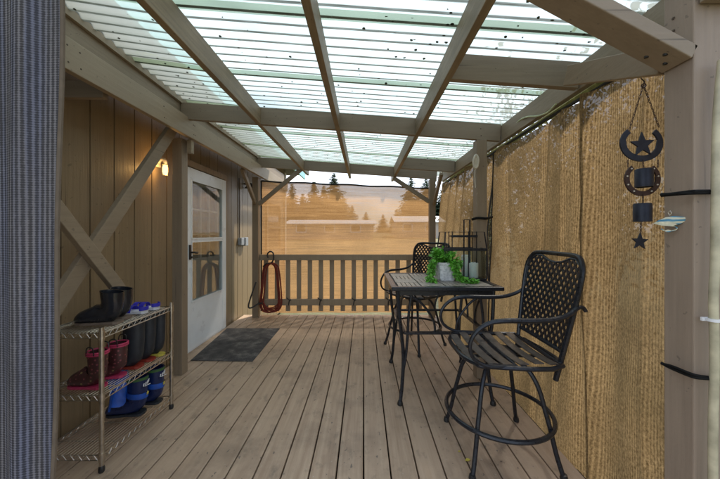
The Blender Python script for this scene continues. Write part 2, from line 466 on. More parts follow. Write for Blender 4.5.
b = MB(); b.box(-5.5, WX-.13, .15, 7.2, -.5, 2.75); b.build('back_wall', M['siding'], house) if False else b.bm.free()
b = MB(); b.box(-5, WX-.12, .12, .24, -.5, 2.75); b.box(-5, WX-.12, 7.1, 7.2, -.5, 2.75); b.box(-5, -4.9, .24, 7.1, -.5, 2.75); b.build('end_wall', M['siding'], house)
b = MB(); b.box(-5.2, -1.53, -.1, 7.7, 2.75, 2.83); b.build('roof', M['roofing'], house)
b = MB(); b.box(-1.527, -1.49, -.1, 7.7, 2.64, 2.84); b.build('fascia', M['teal_tint'], house)
b = MB(); b.box(WX+.003, WX+.022, 7.08, 7.22, -.5, 2.7); b.build('corner_trim', M['ivory'], house)
# door casing
b = MB(); b.box(WX+.002, WX+.022, D0-.075, D0-.012, 0, DH+.075, .003); b.build('door_casing', M['casing'], house)
b = MB(); b.box(WX+.002, WX+.022, D1+.012, D1+.085, 0, DH+.075, .003); b.build('door_casing', M['casing'], house)
b = MB(); b.box(WX+.002, WX+.028, D0-.012, D1+.012, DH+.005, DH+.075, .003); b.build('door_casing', M['casing'], house)
# storm door
door = empty('door'); door.parent = house
X1 = -1.835; X0 = -1.872
b = MB()
b.box(X0, X1, D0, D0+.105, .02, DH-.01, .003); b.box(X0, X1, D1-.105, D1, .02, DH-.01, .003)
b.box(X0, X1-.001, D0+.105, D1-.105, 1.83, DH-.01, .003); b.box(X0, X1-.001, D0+.105, D1-.105, .02, .53, .003)
b.box(X0, X1-.004, D0+.105, D1-.105, 1.172, 1.205, .002)
b.box(X0-.005, X1-.012, D0-.01, D1+.01, 0, .02)
b.build('door_panel', M['white'], door)
b = MB()
for (a, c) in ((.53, 1.172), (1.205, 1.83)):
    b.box(X1, X1+.006, D0+.100, D0+.115, a, c); b.box(X1, X1+.006, D1-.115, D1-.100, a, c)
    b.box(X1+.001, X1+.007, D0+.115, D1-.115, a-.006, a+.008); b.box(X1+.001, X1+.007, D0+.115, D1-.115, c-.008, c+.006)
b.build('glass_trim', M['white'], door)
for (a, c) in ((.53, 1.172), (1.205, 1.83)):
    b = MB(); b.box(X0+.022, X0+.026, D0+.100, D1-.100, a-.004, c+.004); b.build('glass_pane', M['glass'], door)
b = MB(); b.box(X1, X1+.014, D0+.058, D0+.088, .985, 1.14, .003); b.tube(smooth_path([(X1+.01, D0+.073, 1.06), (X1+.045, D0+.075, 1.06), (X1+.05, D0+.105, 1.055), (X1+.045, D0+.145, 1.05)]), .010)
b.tube([(X1+.005, D0+.073, 1.01), (X1+.03, D0+.073, 1.01)], .011)
b.build('handle', M['black_plastic'], door, True)
# inner door with nine-light window
b = MB(); IX = X0+.004
y0, y1, z0, z1 = D0+.17, D1-.17, .98, 1.80
b.box(IX-.04, IX, D0, y0, .02, DH); b.box(IX-.04, IX, y1, D1, .02, DH); b.box(IX-.04, IX, y0, y1, .02, z0); b.box(IX-.04, IX, y0, y1, z1, DH)
for k in (1, 2):
    yy = y0+(y1-y0)*k/3; b.box(IX-.03, IX-.001, yy-.011, yy+.011, z0, z1)
    zz = z0+(z1-z0)*k/3; b.box(IX-.03, IX-.002, y0, y1, zz-.011, zz+.011)
b.box(IX-.001, IX+.008, D0+.2, D1-.2, .25, .27); b.box(IX-.001, IX+.008, D0+.2, D1-.2, .82, .84); b.box(IX-.001, IX+.008, D0+.2, D0+.22, .27, .82); b.box(IX-.001, IX+.008, D1-.22, D1-.2, .27, .82)
b.build('inner_door', M['inner_white'], door)
b = MB(); b.box(IX-.034, IX-.031, y0-.01, y1+.01, z0-.01, z1+.01); b.build('window_pane', M['dark_glass'], door)
# window on the far stretch of the wall outside the sheer
w = MB(); w.box(WX+.002, WX+.03, 5.75, 6.75, .85, .92); w.box(WX+.002, WX+.03, 5.75, 6.75, 1.86, 1.93); w.box(WX+.002, WX+.03, 5.75, 5.82, .92, 1.86); w.box(WX+.002, WX+.03, 6.68, 6.75, .92, 1.86); w.box(WX+.004, WX+.026, 5.82, 6.68, 1.37, 1.41)
wo = w.build('window', M['casing'], house)
w = MB(); w.box(WX+.001, WX+.006, 5.82, 6.68, .92, 1.86); w.build('pane', M['dark_glass'], wo)

# ------------------------------------------------------------------ porch roof frame
def zr(x): return 2.21+.07*(1.2-x)
porch = tag(empty('porch_roof'), 'lean-to porch roof of clear corrugated panels on brown timber posts and beams', 'porch roof')
def post(x0, x1, y0, y1, z1, z0=0, m='trim_z'):
    return MB().box(x0, x1, y0, y1, z0, z1, .004).build('post', M[m], porch)
post(.98, 1.07, .89, .98, zr(1.02)-.145, m='front_post')       # near right
post(.98, 1.07, 2.60, 2.69, zr(1.02)-.148)                      # middle right
post(.99, 1.08, 4.50, 4.59, zr(1.02)-.148)                      # back right
post(-1.685, -1.595, .89, .98, 2.108)
post(-1.70, -1.612, 2.66, 2.75, 2.108)
post(-1.675, -1.585, 4.50, 4.59, 2.108)
def rafter(y, x0, x1, name='beam', h=.145, w=.038, dz=0, m='trim_x'):
    b = MB(); b.bar((x0, y+w/2, zr(x0)-h/2+dz), (x1, y+w/2, zr(x1)-h/2+dz), w, h, (0, 1, 0), .003)
    return b.build(name, M[m], porch)
rafter(2.615, -1.60, 1.195)          # over the middle posts
rafter(4.50, -1.60, 1.10)            # back
rafter(.905, -1.6, 1.195)            # front, above the picture
rafter(1.66, .49, 1.195, dz=.0); rafter(3.93, .49, 1.195)
# outer rim
MB().box(1.20, 1.238, .86, 4.62, 2.062, 2.203, .003).build('rim_beam', M['trim_y'], porch)
# header by the house and board above it
MB().box(-1.572, -1.532, .86, 6.05, 2.110, 2.280, .003).build('header', M['ledger'], porch)
def tilt(y): return max(0, 2.62-y)*.030
MB().bar((-1.622, .86, 2.358+tilt(.86)), (-1.622, 2.62, 2.358), .04, .182, (1, 0, 0), .003).build('header', M['trim_y'], porch)
MB().box(-1.642, -1.602, 2.623, 6.05, 2.267, 2.44, .003).build('header', M['trim_y'], porch)
# purlins along the depth
for x in (-.935, -.245, .449):
    h = .142 if x < .4 else .142
    b = MB(); b.box(x, x+.038, .86, 4.94, zr(x+.019)-h-.004, zr(x+.019)-.003, .003); b.build('purlin', M['purlin'], porch)
# closure strip (wavy) under the roof edge on the left
b = MB()
N = int((4.6-.86)/PIT*8); top = []; bot = []
for i in range(N+1):
    y = .86+(4.6-.86)*i/N; top.append((y, tilt(y)+2.437+.009*math.sin(2*math.pi*y/PIT))); bot.append((y, tilt(y)+2.396))
for xs_ in ((-1.600, -1.578),):
    A = [b.bm.verts.new((xs_[1], y, z)) for y, z in top]; B = [b.bm.verts.new((xs_[1], y, z)) for y, z in bot]
    A2 = [b.bm.verts.new((xs_[0], y, z)) for y, z in top]; B2 = [b.bm.verts.new((xs_[0], y, z)) for y, z in bot]
    for i in range(N):
        b.face([A[i], A[i+1], B[i+1], B[i]]); b.face([A2[i], A2[i+1], A[i+1], A[i]]); b.face([B[i], B[i+1], B2[i+1], B2[i]])
b.build('closure_strip', M['ledger'], porch)
# corrugated panels
PW = 8*PIT
y = .80
i = 0
while y < 4.9:
    b = MB(); ny = 9*10; rows = []
    yA = y; yB = min(y+PW+PIT*1.0, 4.98); ny = int((yB-yA)/PIT*10)
    for a in range(ny+1):
        yy = yA+(yB-yA)*a/ny
        zz = .0095*math.sin(2*math.pi*yy/PIT)+.0105+(.0016 if i % 2 else 0)
        rows.append([b.bm.verts.new((x, yy, zr(x)+zz+tilt(yy)*max(0, min(1, (-x-.9)/.65))+(.024 if x < -1.5 else 0)+.0015*math.sin(x*9+i))) for x in (-1.598, -1.0, -.3, .4, 1.0, 1.275)])
    for r1, r2 in zip(rows[:-1], rows[1:]):
        for q in range(5): b.face([r1[q], r1[q+1], r2[q+1], r2[q]])
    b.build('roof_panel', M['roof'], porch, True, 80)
    y += PW; i += 1
# knee braces
def kb(a, c, w, h, side, m='trim_x'):
    return MB().bar(a, c, w, h, side, .003).build('knee_brace', M[m], porch)
# near right, across the opening (flat 2x4)
kb((.985, .935, 1.80), (.34, .935, 2.145), .09, .042, (0, 1, 0))
# near right, along the depth
kb((1.0, .985, 1.832), (1.0, 1.46, 2.028), .04, .09, (1, 0, 0), 'trim_y')
# back corners
kb((-1.585, 4.535, 1.70), (-.93, 4.535, 2.245), .04, .06, (0, 1, 0))
kb((-1.63, 4.50, 1.72), (-1.63, 4.02, 2.13), .04, .06, (1, 0, 0), 'trim_y')
kb((.99, 4.535, 1.74), (.45, 4.535, 2.10), .04, .06, (0, 1, 0))
kb((1.05, 4.50, 1.70), (1.05, 4.05, 2.07), .04, .06, (1, 0, 0), 'trim_y')
# diagonal boards on the near-left bay
MB().bar((-1.65, .95, .02), (-1.65, 2.63, 2.22), .036, .092, (1, 0, 0), .003).build('diagonal_brace', M['trim_y'], porch)
MB().bar((-1.612, .98, 2.118), (-1.612, 2.015, .845), .036, .076, (1, 0, 0), .003).build('diagonal_brace', M['trim_y'], porch)
MB().box(-1.87, -1.60, 1.84, 1.878, 2.095, 2.20, .003).build('cross_board', M['trim_x'], porch)
MB().box(-1.594, -1.552, 2.70, 2.745, 1.985, 2.106, .003).build('packing_block', M['ledger'], porch)
# bolt heads on the flat brace near the right post
b = MB()
for (x, yy) in ((.925, .92), (.90, .955), (.95, .945)):
    z = 1.80+(.985-x)*.535-.0245
    b.lathe([(.0, -.003), (.006, -.002), (.006, .004), (.0, .004)], (x, yy, z), 10)
b.build('bolt_head', M['black_plastic'], porch)

nm = None
def nail(p, n_):
    global nm
    if nm is None:
        b = MB(); b.lathe([(0, 0), (.0045, 0), (.0045, .0015), (0, .002)], (0, 0, 0), 8); o = b.build('nail_head', M['nail'], porch); nm = o
    else:
        o = nm.copy(); COL.objects.link(o)
    o.location = p; o.rotation_euler = Vector(n_).to_track_quat('Z', 'Y').to_euler()
for y in (1.55, 1.62, 2.30, 2.70, 2.72, 3.4, 4.1, 4.52):
    nail((-1.5318, y, 2.235), (1, 0, 0)); nail((-1.5318, y+.006, 2.15), (1, 0, 0))
for x in (-.92, -.23, .47, 1.02):
    nail((x, 2.6148, zr(x)-.05), (0, -1, 0)); nail((x+.004, 2.6148, zr(x)-.11), (0, -1, 0))
for z in (1.9, 1.94, .3, .34): nail((.9795, .93+.02*(z-1), z), (-1, 0, 0))
for (x, y, z) in ((-1.35, 4.5, 1.895), (1.03, 4.499, 1.70)): nail((x, y-.004, z), (0, -1, 0))
# green flashing, cable and loop of hose along the right rim
b = MB(); b.tube(smooth_path([(1.262, y, 2.055-.01*math.sin(y*3)) for y in (.9, 1.5, 2.2, 3, 3.8, 4.55)]), .021); tag(b.build('flashing_cord', M['gutter_green'], None, True), 'mossy green cord running along the underside of the right rim beam', 'cord')
b = MB(); b.tube(smooth_path([(1.232, y, 2.022-.008*math.sin(y*2.1)) for y in (.95, 1.5, 2.2, 3, 3.8, 4.5)]), .010); tag(b.build('cable', M['hem'], None, True), 'black cable holding the top of the tan side shade cloths', 'cable', )
b = MB(); b.tube(smooth_path([P(556, 104, 1.86), P(548, 112, 1.95), P(538, 116, 2.05), P(527, 117, 2.18), P(519, 121, 2.32), P(510, 131, 2.5), P(503, 140, 2.62)]), .006); tag(b.build('hose', M['hose'], None, True), 'thin pale green hose looped under the rim beam', 'hose')
b = MB(); b.tube(smooth_path([P(568, 92, 1.8), P(560, 99, 1.88), P(549, 105, 1.98)]), .005); tag(b.build('bungee_hook', M['black_plastic'], None, True), 'small black hook beside the looped pale hose', 'hook')

# ------------------------------------------------------------------ side shade cloths
def xt(Y, z):
    """cloth plane with folds"""
    f = z/2.02
    x = 1.176+(1.222-1.176)*f
    a = .014+.006*f
    x += a*math.sin(Y*6.3+.5*math.sin(z*1.2))+.008*math.sin(Y*17+z*2.1)
    x += .028*math.exp(-((Y-1.62-.04*z)/.035)**2)-.046*math.exp(-((Y-1.53-.04*z)/.022)**2)-.020*math.exp(-((Y-1.86+.03*z)/.02)**2)
    x += .024*math.exp(-((Y-2.1+.02*z)/.025)**2)+.02*math.exp(-((Y-2.45-.05*z)/.03)**2)-.015*math.exp(-((Y-1.27-.02*z)/.015)**2)
    x += .026*math.exp(-((Y-1.44-.03*z)/.07)**2)+.022*math.exp(-((Y-2.02+.03*z)/.08)**2)
    x += .010*noise.noise(Vector((Y*5, z*3, 0)))
    return x
def side_cloth(y0, y1, fn, name, ny=120, nz=50, ztop=2.02, skew=None):
    b = MB(); g = []
    for j in range(nz+1):
        f = j/nz; row = []
        for i in range(ny+1):
            Y = y0+(y1-y0)*i/ny
            if skew: Y = skew(Y, f)
            z = -.08+(ztop+.08)*f-(.018*abs(math.sin((Y-y0)*math.pi/.55)) if f > .98 else 0)
            row.append(b.bm.verts.new((fn(Y, z), Y, z)))
        g.append(row)
    for j in range(nz):
        for i in range(ny): b.face([g[j][i], g[j][i+1], g[j+1][i+1], g[j+1][i]])
    return b.build(name, M['cloth_side'], None, True, 180)
c1 = side_cloth(.93, 2.80, xt, 'shade_cloth')
tag(c1, 'tan knitted shade cloth hanging on the right, behind the near bar chair and wind chime', 'shade cloth', 'tan shade cloths')
b = MB(); b.tube([(xt(2.80, z)-.004, 2.803-.02*(1-z/2.02), z) for z in [.02+.1*i for i in range(21)]], .006, 6)
b.build('hem', M['hem'], c1, True)
def xt2(Y, z):
    f = z/2.02
    x = 1.190+(1.222-1.190)*f
    # tension folds fanning out from the top corner
    u = (Y-2.8)/(1.7)
    x += (.010+.022*f)*math.sin(26*(u+.35*f)**1.2)+.02*math.sin(Y*5)
    return x-.015
c2 = side_cloth(2.86, 4.62, xt2, 'shade_cloth', skew=lambda Y, f: Y+.02*f)
tag(c2, 'tan shade cloth with slanting folds, on the right between middle and back posts', 'shade cloth', 'tan shade cloths')
b = MB(); b.tube([(xt2(2.87, z)-.004, 2.868+.012*z, z) for z in [.02+.1*i for i in range(21)]], .007, 6)
b.build('hem', M['hem'], c2, True)
# back sheer
b = MB(); nx, nz = 90, 40; g = []
for j in range(nz+1):
    f = j/nz; row = []
    for i in range(nx+1):
        u = i/nx; x = -1.60+(1.13+1.60)*u
        ztop = 2.075-.115*u-.012*math.sin(u*math.pi*4)**2
        z = .02+(ztop-.02)*f
        row.append(b.bm.verts.new((x, 4.70+.015*math.sin(x*7)+.012*math.sin(z*9)+.01*noise.noise(Vector((x*2, z*5, 3))), z)))
    g.append(row)
for j in range(nz):
    for i in range(nx): b.face([g[j][i], g[j][i+1], g[j+1][i+1], g[j+1][i]])
cb = b.build('shade_cloth', M['cloth_back'], None, True, 180)
tag(cb, 'see-through orange shade cloth stretched behind the railing at the far end', 'shade cloth')
b = MB(); b.tube([(-1.60+2.73*u, 4.69, 2.082-.115*u-.012*math.sin(u*math.pi*4)**2) for u in [i/24 for i in range(25)]], .013, 8)
b.tube([(-1.60, 4.69, z) for z in (.05, .7, 1.4, 2.08)], .011, 8)
b.build('hem', M['hem'], cb, True)
# front left gathered curtain
b = MB(); nx, nz = 110, 40; g = []
for j in range(nz+1):
    f = j/nz; row = []
    z = .03+2.06*f
    xr = -.936-.040*(1-f)**1.5-.004*math.sin(z*6)
    for i in range(nx+1):
        u = i/nx; x = -1.58+(xr+1.58)*u
        fd = min(1, (xr-x)/.09); y = .93+fd*(.006*math.sin(x*55+.8*math.sin(z*2))+.014*math.sin(x*21+1+.4*z))
        row.append(b.bm.verts.new((x, y, z)))
    g.append(row)
for j in range(nz):
    for i in range(nx): b.face([g[j][i], g[j][i+1], g[j+1][i+1], g[j+1][i]])
cf = b.build('shade_cloth', M['cloth_front'], None, True, 180)
tag(cf, 'gathered ribbed tan cloth, blue skylight painted in, hanging at the near left edge', 'shade cloth')
b = MB()
pts = []
for j in range(nz+1):
    f = j/nz; z = .03+2.06*f; xr = -.936-.040*(1-f)**1.5-.004*math.sin(z*6)
    pts.append((xr, .93, z))
b.tube(pts, .0065, 6); b.build('hem', M['hem_brown'], cf, True)

# ------------------------------------------------------------------ back railing
rail = tag(empty('railing'), 'brown wooden railing with flat balusters across the far end', 'railing')
RY = 4.56
MB().box(-1.583, .988, RY-.002, RY+.038, .852, .94, .003).build('top_rail', M['rail_wood'], rail)
MB().box(-1.583, .988, RY, RY+.036, .165, .262, .003).build('bottom_rail', M['rail_wood'], rail)
x = -1.50
for k in range(15):
    MB().box(x-.034, x+.034, RY+.040, RY+.062, .07, .915, .003).build('baluster', M['rail_wood'], rail)
    x += .1685
for x in (-1.14, -.67, -.155, .37):
    b = MB(); b.tube(smooth_path([(x-.03, RY-.006, .285), (x, RY-.012, .262), (x+.035, RY-.01, .255), (x+.01, RY-.01, .235), (x, RY-.01, .17)]), .008, 6)
    b.build('hook', M['black_plastic'], rail, True)
# red lead hung on the railing
hx = P(272, 256, 4.52)
lead = empty('hanging_rope', (hx.x, 4.52, .93)); tag(lead, 'red looped rope hanging from a black hook on the railing', 'rope')
def L(x, y): v = P(x, y, 4.50); return v-Vector(lead.location)
b = MB()
for (dx, yy) in ((0, 0), (.024, .015), (-.022, .01)):
    b.tube(smooth_path([L(271, 263)+Vector((dx, yy, 0)), L(265, 268)+Vector((dx, yy, 0)), L(262.5, 290)+Vector((dx, yy, 0)), L(261.5, 306)+Vector((dx, yy, 0)), L(266, 312)+Vector((dx, yy, 0)), L(275, 311)+Vector((dx, yy, 0)), L(279.5, 305)+Vector((dx, yy, 0)), L(279, 288)+Vector((dx, yy, 0)), L(276.5, 268)+Vector((dx, yy, 0)), L(271, 263)+Vector((dx, yy, 0))]), .011, 8)
for q in range(3):
    b.tube(smooth_path([L(263, 302+q*2.5), L(268, 308+q), L(276, 306+q*2), L(280, 300+q*3)]), .010, 8)
b.build('rope_loop', M['red'], lead, True)
b = MB(); b.tube(smooth_path([L(268, 258), L(267.5, 254), L(270, 251.5), L(273, 253), L(273.5, 259), L(271, 263), L(266, 264), L(263, 267)]), .011, 8); b.build('hook', M['black_plastic'], lead, True)
b = MB(); b.tube(smooth_path([P(256, 282, 4.45), P(252.5, 292, 4.42), P(248.6, 305, 4.4), P(250.5, 308, 4.4), P(258, 304, 4.45), P(262, 303, 4.46)]), .011, 8)
tag(b.build('strap', M['black_plastic'], None, True), 'black strap hanging beside the back left post', 'strap')

# ------------------------------------------------------------------ small things on the posts and wall
b = MB()
b.box(WX+.003, WX+.012, 4.02, 4.12, 1.06, 1.20)
for (y0, z0, s) in ((4.20, 1.10, .10),): pass
b.bm.free()
eb = tag(empty('electrical_box', (WX, 4.6, 1.14)), 'small grey outlet box on the siding past the door', 'electrical box')
b = MB(); b.box(.003, .06, -.13, -.02, -.055, .055, .006); b.build('box', M['grey_plastic'], eb)
b = MB(); b.box(.003, .075, -.012, .10, -.07, .06, .008); b.build('box', M['grey_plastic'], eb)
b = MB(); b.tube([(.012, -.09, .055), (.012, -.09, .35), (.012, -.10, .95)], .008); b.build('conduit', M['hem_brown'], eb, True)
# hat-shaped dark fixture on the far wall
v = P(245, 186, 4.72)
b = MB(); b.lathe([(.0, .05), (.02, .05), (.035, .02), (.085, -.02), (.09, -.03), (.06, -.035), (.0, -.035)], (WX+.10, 4.72, 2.0), 20)
b.tube([(WX+.002, 4.72, 2.04), (WX+.10, 4.72, 2.045)], .012)
tag(b.build('wall_fixture', M['black_plastic'], None, True), 'dark hat-shaped light fixture on the far siding, unlit', 'light fixture')
# lit jelly-jar lamp
lamp = empty('wall_lamp', (WX, 2.86, 1.85)); tag(lamp, 'small white wall lamp with glowing amber bulb beside the door post', 'wall lamp')
ly = -.06
lamp.location = (WX, 2.72, 1.905); lamp.scale = (.8, .72, .8)
b = MB(); b.bar((.003, 0, 0), (.025, 0, 0), .11, .11, (0, 1, 0), .012); b.build('base', M['ivory'], lamp)
b = MB(); b.tube(smooth_path([(.02, 0, .0), (.05, 0, .03), (.085, 0, .03), (.10, 0, .0), (.10, 0, -.03)]), [.022]*24+[.03], 12); b.build('socket', M['ivory'], lamp, True)
b = MB(); b.lathe([(.0, -.03), (.022, -.035), (.028, -.06), (.028, -.11), (.022, -.135), (.0, -.14)], (.10, 0, 0), 16); b.build('bulb', M['bulb'], lamp, True)
b = MB(); b.lathe([(.024, -.136), (.026, -.15), (.0, -.152)], (.10, 0, 0), 16); b.build('bulb_cap', M['ivory'], lamp, True)
pl = bpy.data.lights.new('lamp_light', 'POINT'); pl.energy = 1.3; pl.color = (1, .58, .2); pl.shadow_soft_size = .03
po = bpy.data.objects.new('lamp_light', pl); COL.objects.link(po); po.parent = lamp; po.location = (.135, -.035, -.09)

# pale oval disc and pole etc. on the posts
v = P(473, 162, 2.58)
b = MB(); b.tube(smooth_path([(.968+.0, 2.588, v.z+.062), (.955, 2.58, v.z+.045), (.943, 2.58, v.z), (.952, 2.58, v.z-.045), (.968, 2.58, v.z-.05), (.98, 2.58, v.z-.03), (.985, 2.58, v.z+.02), (.975, 2.585, v.z+.055), (.966, 2.588, v.z+.062)]), .010, 8)
b.prism([(.018*math.cos(a*.5236), .042*math.sin(a*.5236)) for a in range(12)], (.965, 2.582, v.z), (1, 0, 0), (0, 0, 1), (0, .008, 0))
b.tube(smooth_path([(.96, 2.582, v.z-.05), (.957, 2.585, v.z-.12), (.965, 2.589, v.z-.22)]), .004, 6)
tag(b.build('cord_coil', M['ivory'], None, True), 'pale oval coil of cord hung on the middle right post', 'cord')
b = MB(); b.tube(smooth_path([P(472, 219.5, 2.57), P(478, 218, 2.57), P(486, 218.5, 2.56), P(492, 217, 2.7)]), .011, 8)
tag(b.build('elastic_rope', M['dull_rubber'], None, True), 'black bungee cord tied round the middle right post', 'bungee cord', 'black bungee cords on the posts')
b = MB(); b.tube(smooth_path([P(661.5, 194.5, .96), P(670, 194.3, .93), P(691, 191.8, .878), P(697, 191.5, .872), P(722, 191.3, .872), P(740, 191.3, .872)]), .0055, 8); b.tube(smooth_path([P(661.5, 195.8, .96), P(675, 194.6, .92), P(692, 193.4, .874), P(722, 193, .873)]), .004, 8)
tag(b.build('elastic_rope', M['dull_rubber'], None, True), 'upper black bungee cord wrapped round the nearest post, above the fish', 'bungee cord', 'black bungee cords on the posts')
b = MB(); b.tube(smooth_path([P(661.5, 363, .96), P(672, 368.5, .93), P(692, 376.5, .877), P(704, 378.3, .87), P(722, 379.2, .87), P(740, 379.6, .872)]), .0048, 8); b.tube(smooth_path([P(661.5, 363.6, .96), P(673, 366.5, .925), P(692, 374, .875), P(704, 376.6, .872), P(722, 378, .87)]), .004, 8)
tag(b.build('elastic_rope', M['dull_rubber'], None, True), 'lower black bungee cord wrapped round the nearest post, below the fish', 'bungee cord', 'black bungee cords on the posts')
# pale pole clipped to the front of the near post
b = MB(); b.tube(smooth_path([P(722.5, 60, .862), P(717.5, 120, .862), P(715.8, 200, .862), P(715.2, 260, .862), P(713.5, 300, .862), P(714.5, 360, .862), P(713, 430, .862), P(713, 500, .862)]), .0105, 10)
pole = b.build('pole', M['rope_pale'], None, True); tag(pole, 'thin pale tube clipped to the front of the nearest post', 'tube')
b = MB(); v = P(713, 320, .862); b.tube([v+Vector((0, 0, -.004)), v+Vector((0, 0, .004))], .014, 12); b.bar(v+Vector((-.02, .012, 0)), v+Vector((.02, .012, 0)), .006, .010, (0, 1, 0)); b.build('clip', M['white_plastic'], pole, True)
# cap block at the top of the near post
MB().box(.99, 1.12, .845, .886, 1.938, 2.05, .003).build('packing_block', M['trim_x'], porch)

# fish ornament
fish = empty('fish_ornament', P(676, 222, .92)); tag(fish, 'small glazed blue and cream fish ornament on the nearest post', 'ornament')
fish.location = (.972, .947, 1.302)
def fp(px, py):   # picture offsets -> local (plane facing the deck and the camera)
    return ((px-676)*.0031, -.0, -(py-222)*.0031)
b = MB()
out = [(662, 225), (667, 221.5), (672, 218.8), (678, 217.5), (684, 218.5), (690, 220), (688, 223), (684, 226), (680, 227.8), (675, 228), (669, 226.8)]
b.prism([((px-676)*.0029, -(py-222)*.0029) for px, py in out], (0, 0, 0), (.55, -.835, 0), (0, 0, 1), (-.010, -.006, 0)); b._bev(b.bm.verts[:], .0025)
b.build('body', M['fish_blue'], fish, True)
b = MB(); out = [(663, 225.4), (668, 223.4), (676, 223.6), (682, 226.4), (678, 228.8), (670, 227.8)]
b.prism([((px-676)*.0029, -(py-222)*.0029) for px, py in out], (-.011, -.006, 0), (.55, -.835, 0), (0, 0, 1), (-.004, -.0025, 0)); b.build('belly', M['fish_cream'], fish)
u = Vector((.55, -.835, 0))
b = MB(); b.tube([u*-.001+Vector((-.006, 0, .014)), u*.004+Vector((-.006, 0, .022)), u*.001+Vector((-.006, 0, .030)), u*-.004+Vector((-.006, 0, .024)), u*-.001+Vector((-.006, 0, .016))], .0014, 6)
b.build('hanging_ring', M['chrome'], fish, True)
b = MB()
pts = [u*(.0+.018*math.cos(a))+Vector((-.008, 0, -.026+.008*math.sin(a))) for a in [i*math.pi/8 for i in range(-8, 4)]]
b.tube(pts, .0018, 6); b.prism([(.007*math.cos(i*.628), .004*math.sin(i*.628)) for i in range(10)], Vector((-.010, 0, -.034)), u, (0, 0, 1), (-.003, -.002, 0))
b.build('fin', M['fish_blue'], fish, True)

# wind chime with horseshoes and stars (in front of the side cloth)
CYd = 1.17
def C(px, py, dy=0): return P(px, py, CYd+dy)
chime = empty('wind_chime', C(643.5, 85)); tag(chime, 'dark metal wind chime of horseshoes, stars and bells on chains', 'wind chime')
O = Vector(chime.location)
def CL(px, py, dy=0): return C(px, py, dy)-O
def shoe(cx, cy, rx, ry, w, open_=62, ink=12):
    pts_o, pts_i = [], []
    for i in range(25):
        a = R(-90-180+open_*.5)+ (R(360-open_))*i/24
        fx, fy = math.cos(a), math.sin(a)
        pts_o.append((cx+rx*fx, cy-ry*fy)); ww = w*(1 if 3 < i < 21 else .85)
        pts_i.append((cx+(rx-ww)*fx, cy-(ry-ww)*fy))
    return pts_o+pts_i[::-1]
def flat(pts, m, name, dy=0, t=.006, parent=chime, fan=None):
    b = MB(); n = len(pts)
    A = [b.bm.verts.new(CL(x, y, dy)) for x, y in pts]; B = [b.bm.verts.new(v.co+Vector((0, t, 0))) for v in A]
    for V in (A, B):
        if fan:
            c = b.bm.verts.new(CL(*fan, dy)+(Vector((0, t, 0)) if V is B else Vector()))
            for k in range(n): b.face([V[k], V[(k+1) % n], c])
        else:
            for k in range(n//2-1): b.face([V[k], V[k+1], V[n-2-k], V[n-1-k]])
    for k in range(n): b.face([A[k], A[(k+1) % n], B[(k+1) % n], B[k]])
    return b.build(name, M[m], parent)
def star(cx, cy, r, rot=0, q=.42):
    return [(cx+(r if i % 2 == 0 else r*q)*math.sin(i*math.pi/5+rot), cy-(r if i % 2 == 0 else r*q)*math.cos(i*math.pi/5+rot)) for i in range(10)]
def chain(a, c, n, parent=chime):
    b = MB(); a, c = Vector(a), Vector(c); d = (c-a)/n; t = d.normalized()
    s1 = t.cross(Vector((0, 1, 0))).normalized(); s2 = Vector((0, 1, 0))
    for i in range(n):
        mid = a+d*(i+.5); sd = s1 if i % 2 else s2
        b.tube([mid+t*(d.length*.62*math.cos(q*math.pi/4))+sd*(.0028*math.sin(q*math.pi/4)) for q in range(8)], .0011, 5, closed=True)
    return b.build('chain', M['copper'], parent, True)
sh = flat(shoe(642, 143, 21.5, 18.5, 6.0, 84), 'chime', 'horseshoe')
flat(star(643, 144.5, 12.6, R(-4)), 'chime', 'star', dy=-.003, fan=(643, 144.5))
s2_ = flat(shoe(643, 179, 18.0, 17.0, 4.8, 76), 'copper', 'horseshoe', dy=.002)
for i in range(9):
    a = R(-90-180+45)+R(270)*i/8+0
    if i == 4: continue
    q = CL(643+15.8*math.cos(a), 179-14.6*math.sin(a), 0)
    MB().tube([q-Vector((0, .0012, 0)), q+Vector((0, .003, 0))], .0028, 8).build('nail_hole', M['ivory'], s2_, True)
for (cx, cy, w, h) in ((644, 178, 7.4, 9.2), (642.5, 212.5, 7.5, 9.2)):
    c = CL(cx, cy, .012); rr = w*CYd/F; hh = h*CYd/F
    b = MB(); b.lathe([(0, hh), (rr*.9, hh), (rr, hh*.9), (rr, -hh), (rr*.92, -hh), (rr*.92, -hh*.9), (0, -hh*.9)], c, 20); b.build('bell', M['chime'], chime, True)
flat(star(640.5, 241.5, 8.6, R(3)), 'chime', 'star', fan=(640.5, 241.5))
chain(CL(643.5, 85), CL(629, 131), 14); chain(CL(643.5, 85), CL(659, 127), 14)
chain(CL(628, 160), CL(628, 167), 2); chain(CL(658, 160), CL(658, 167), 2); chain(CL(643, 160), CL(643.5, 169), 3)
chain(CL(643, 195), CL(643, 203), 3); chain(CL(641, 221), CL(640.5, 233), 4)
b = MB(); b.tube(smooth_path([CL(645, 74), CL(641, 78), CL(644.5, 82), CL(641.5, 85.5), CL(643.5, 88), CL(646, 85.5), CL(644, 83)]), .0022, 6); b.build('hook', M['copper'], chime, True)
b = MB(); b.tube([C(645, 74), Vector((C(645, 74).x, CYd, 2.03)), Vector((1.22, CYd, 2.045))], .0025, 6); tag(b.build('hanging_wire', M['copper'], None, True), 'short wire holding the wind chime up to the roof rim', 'wire')

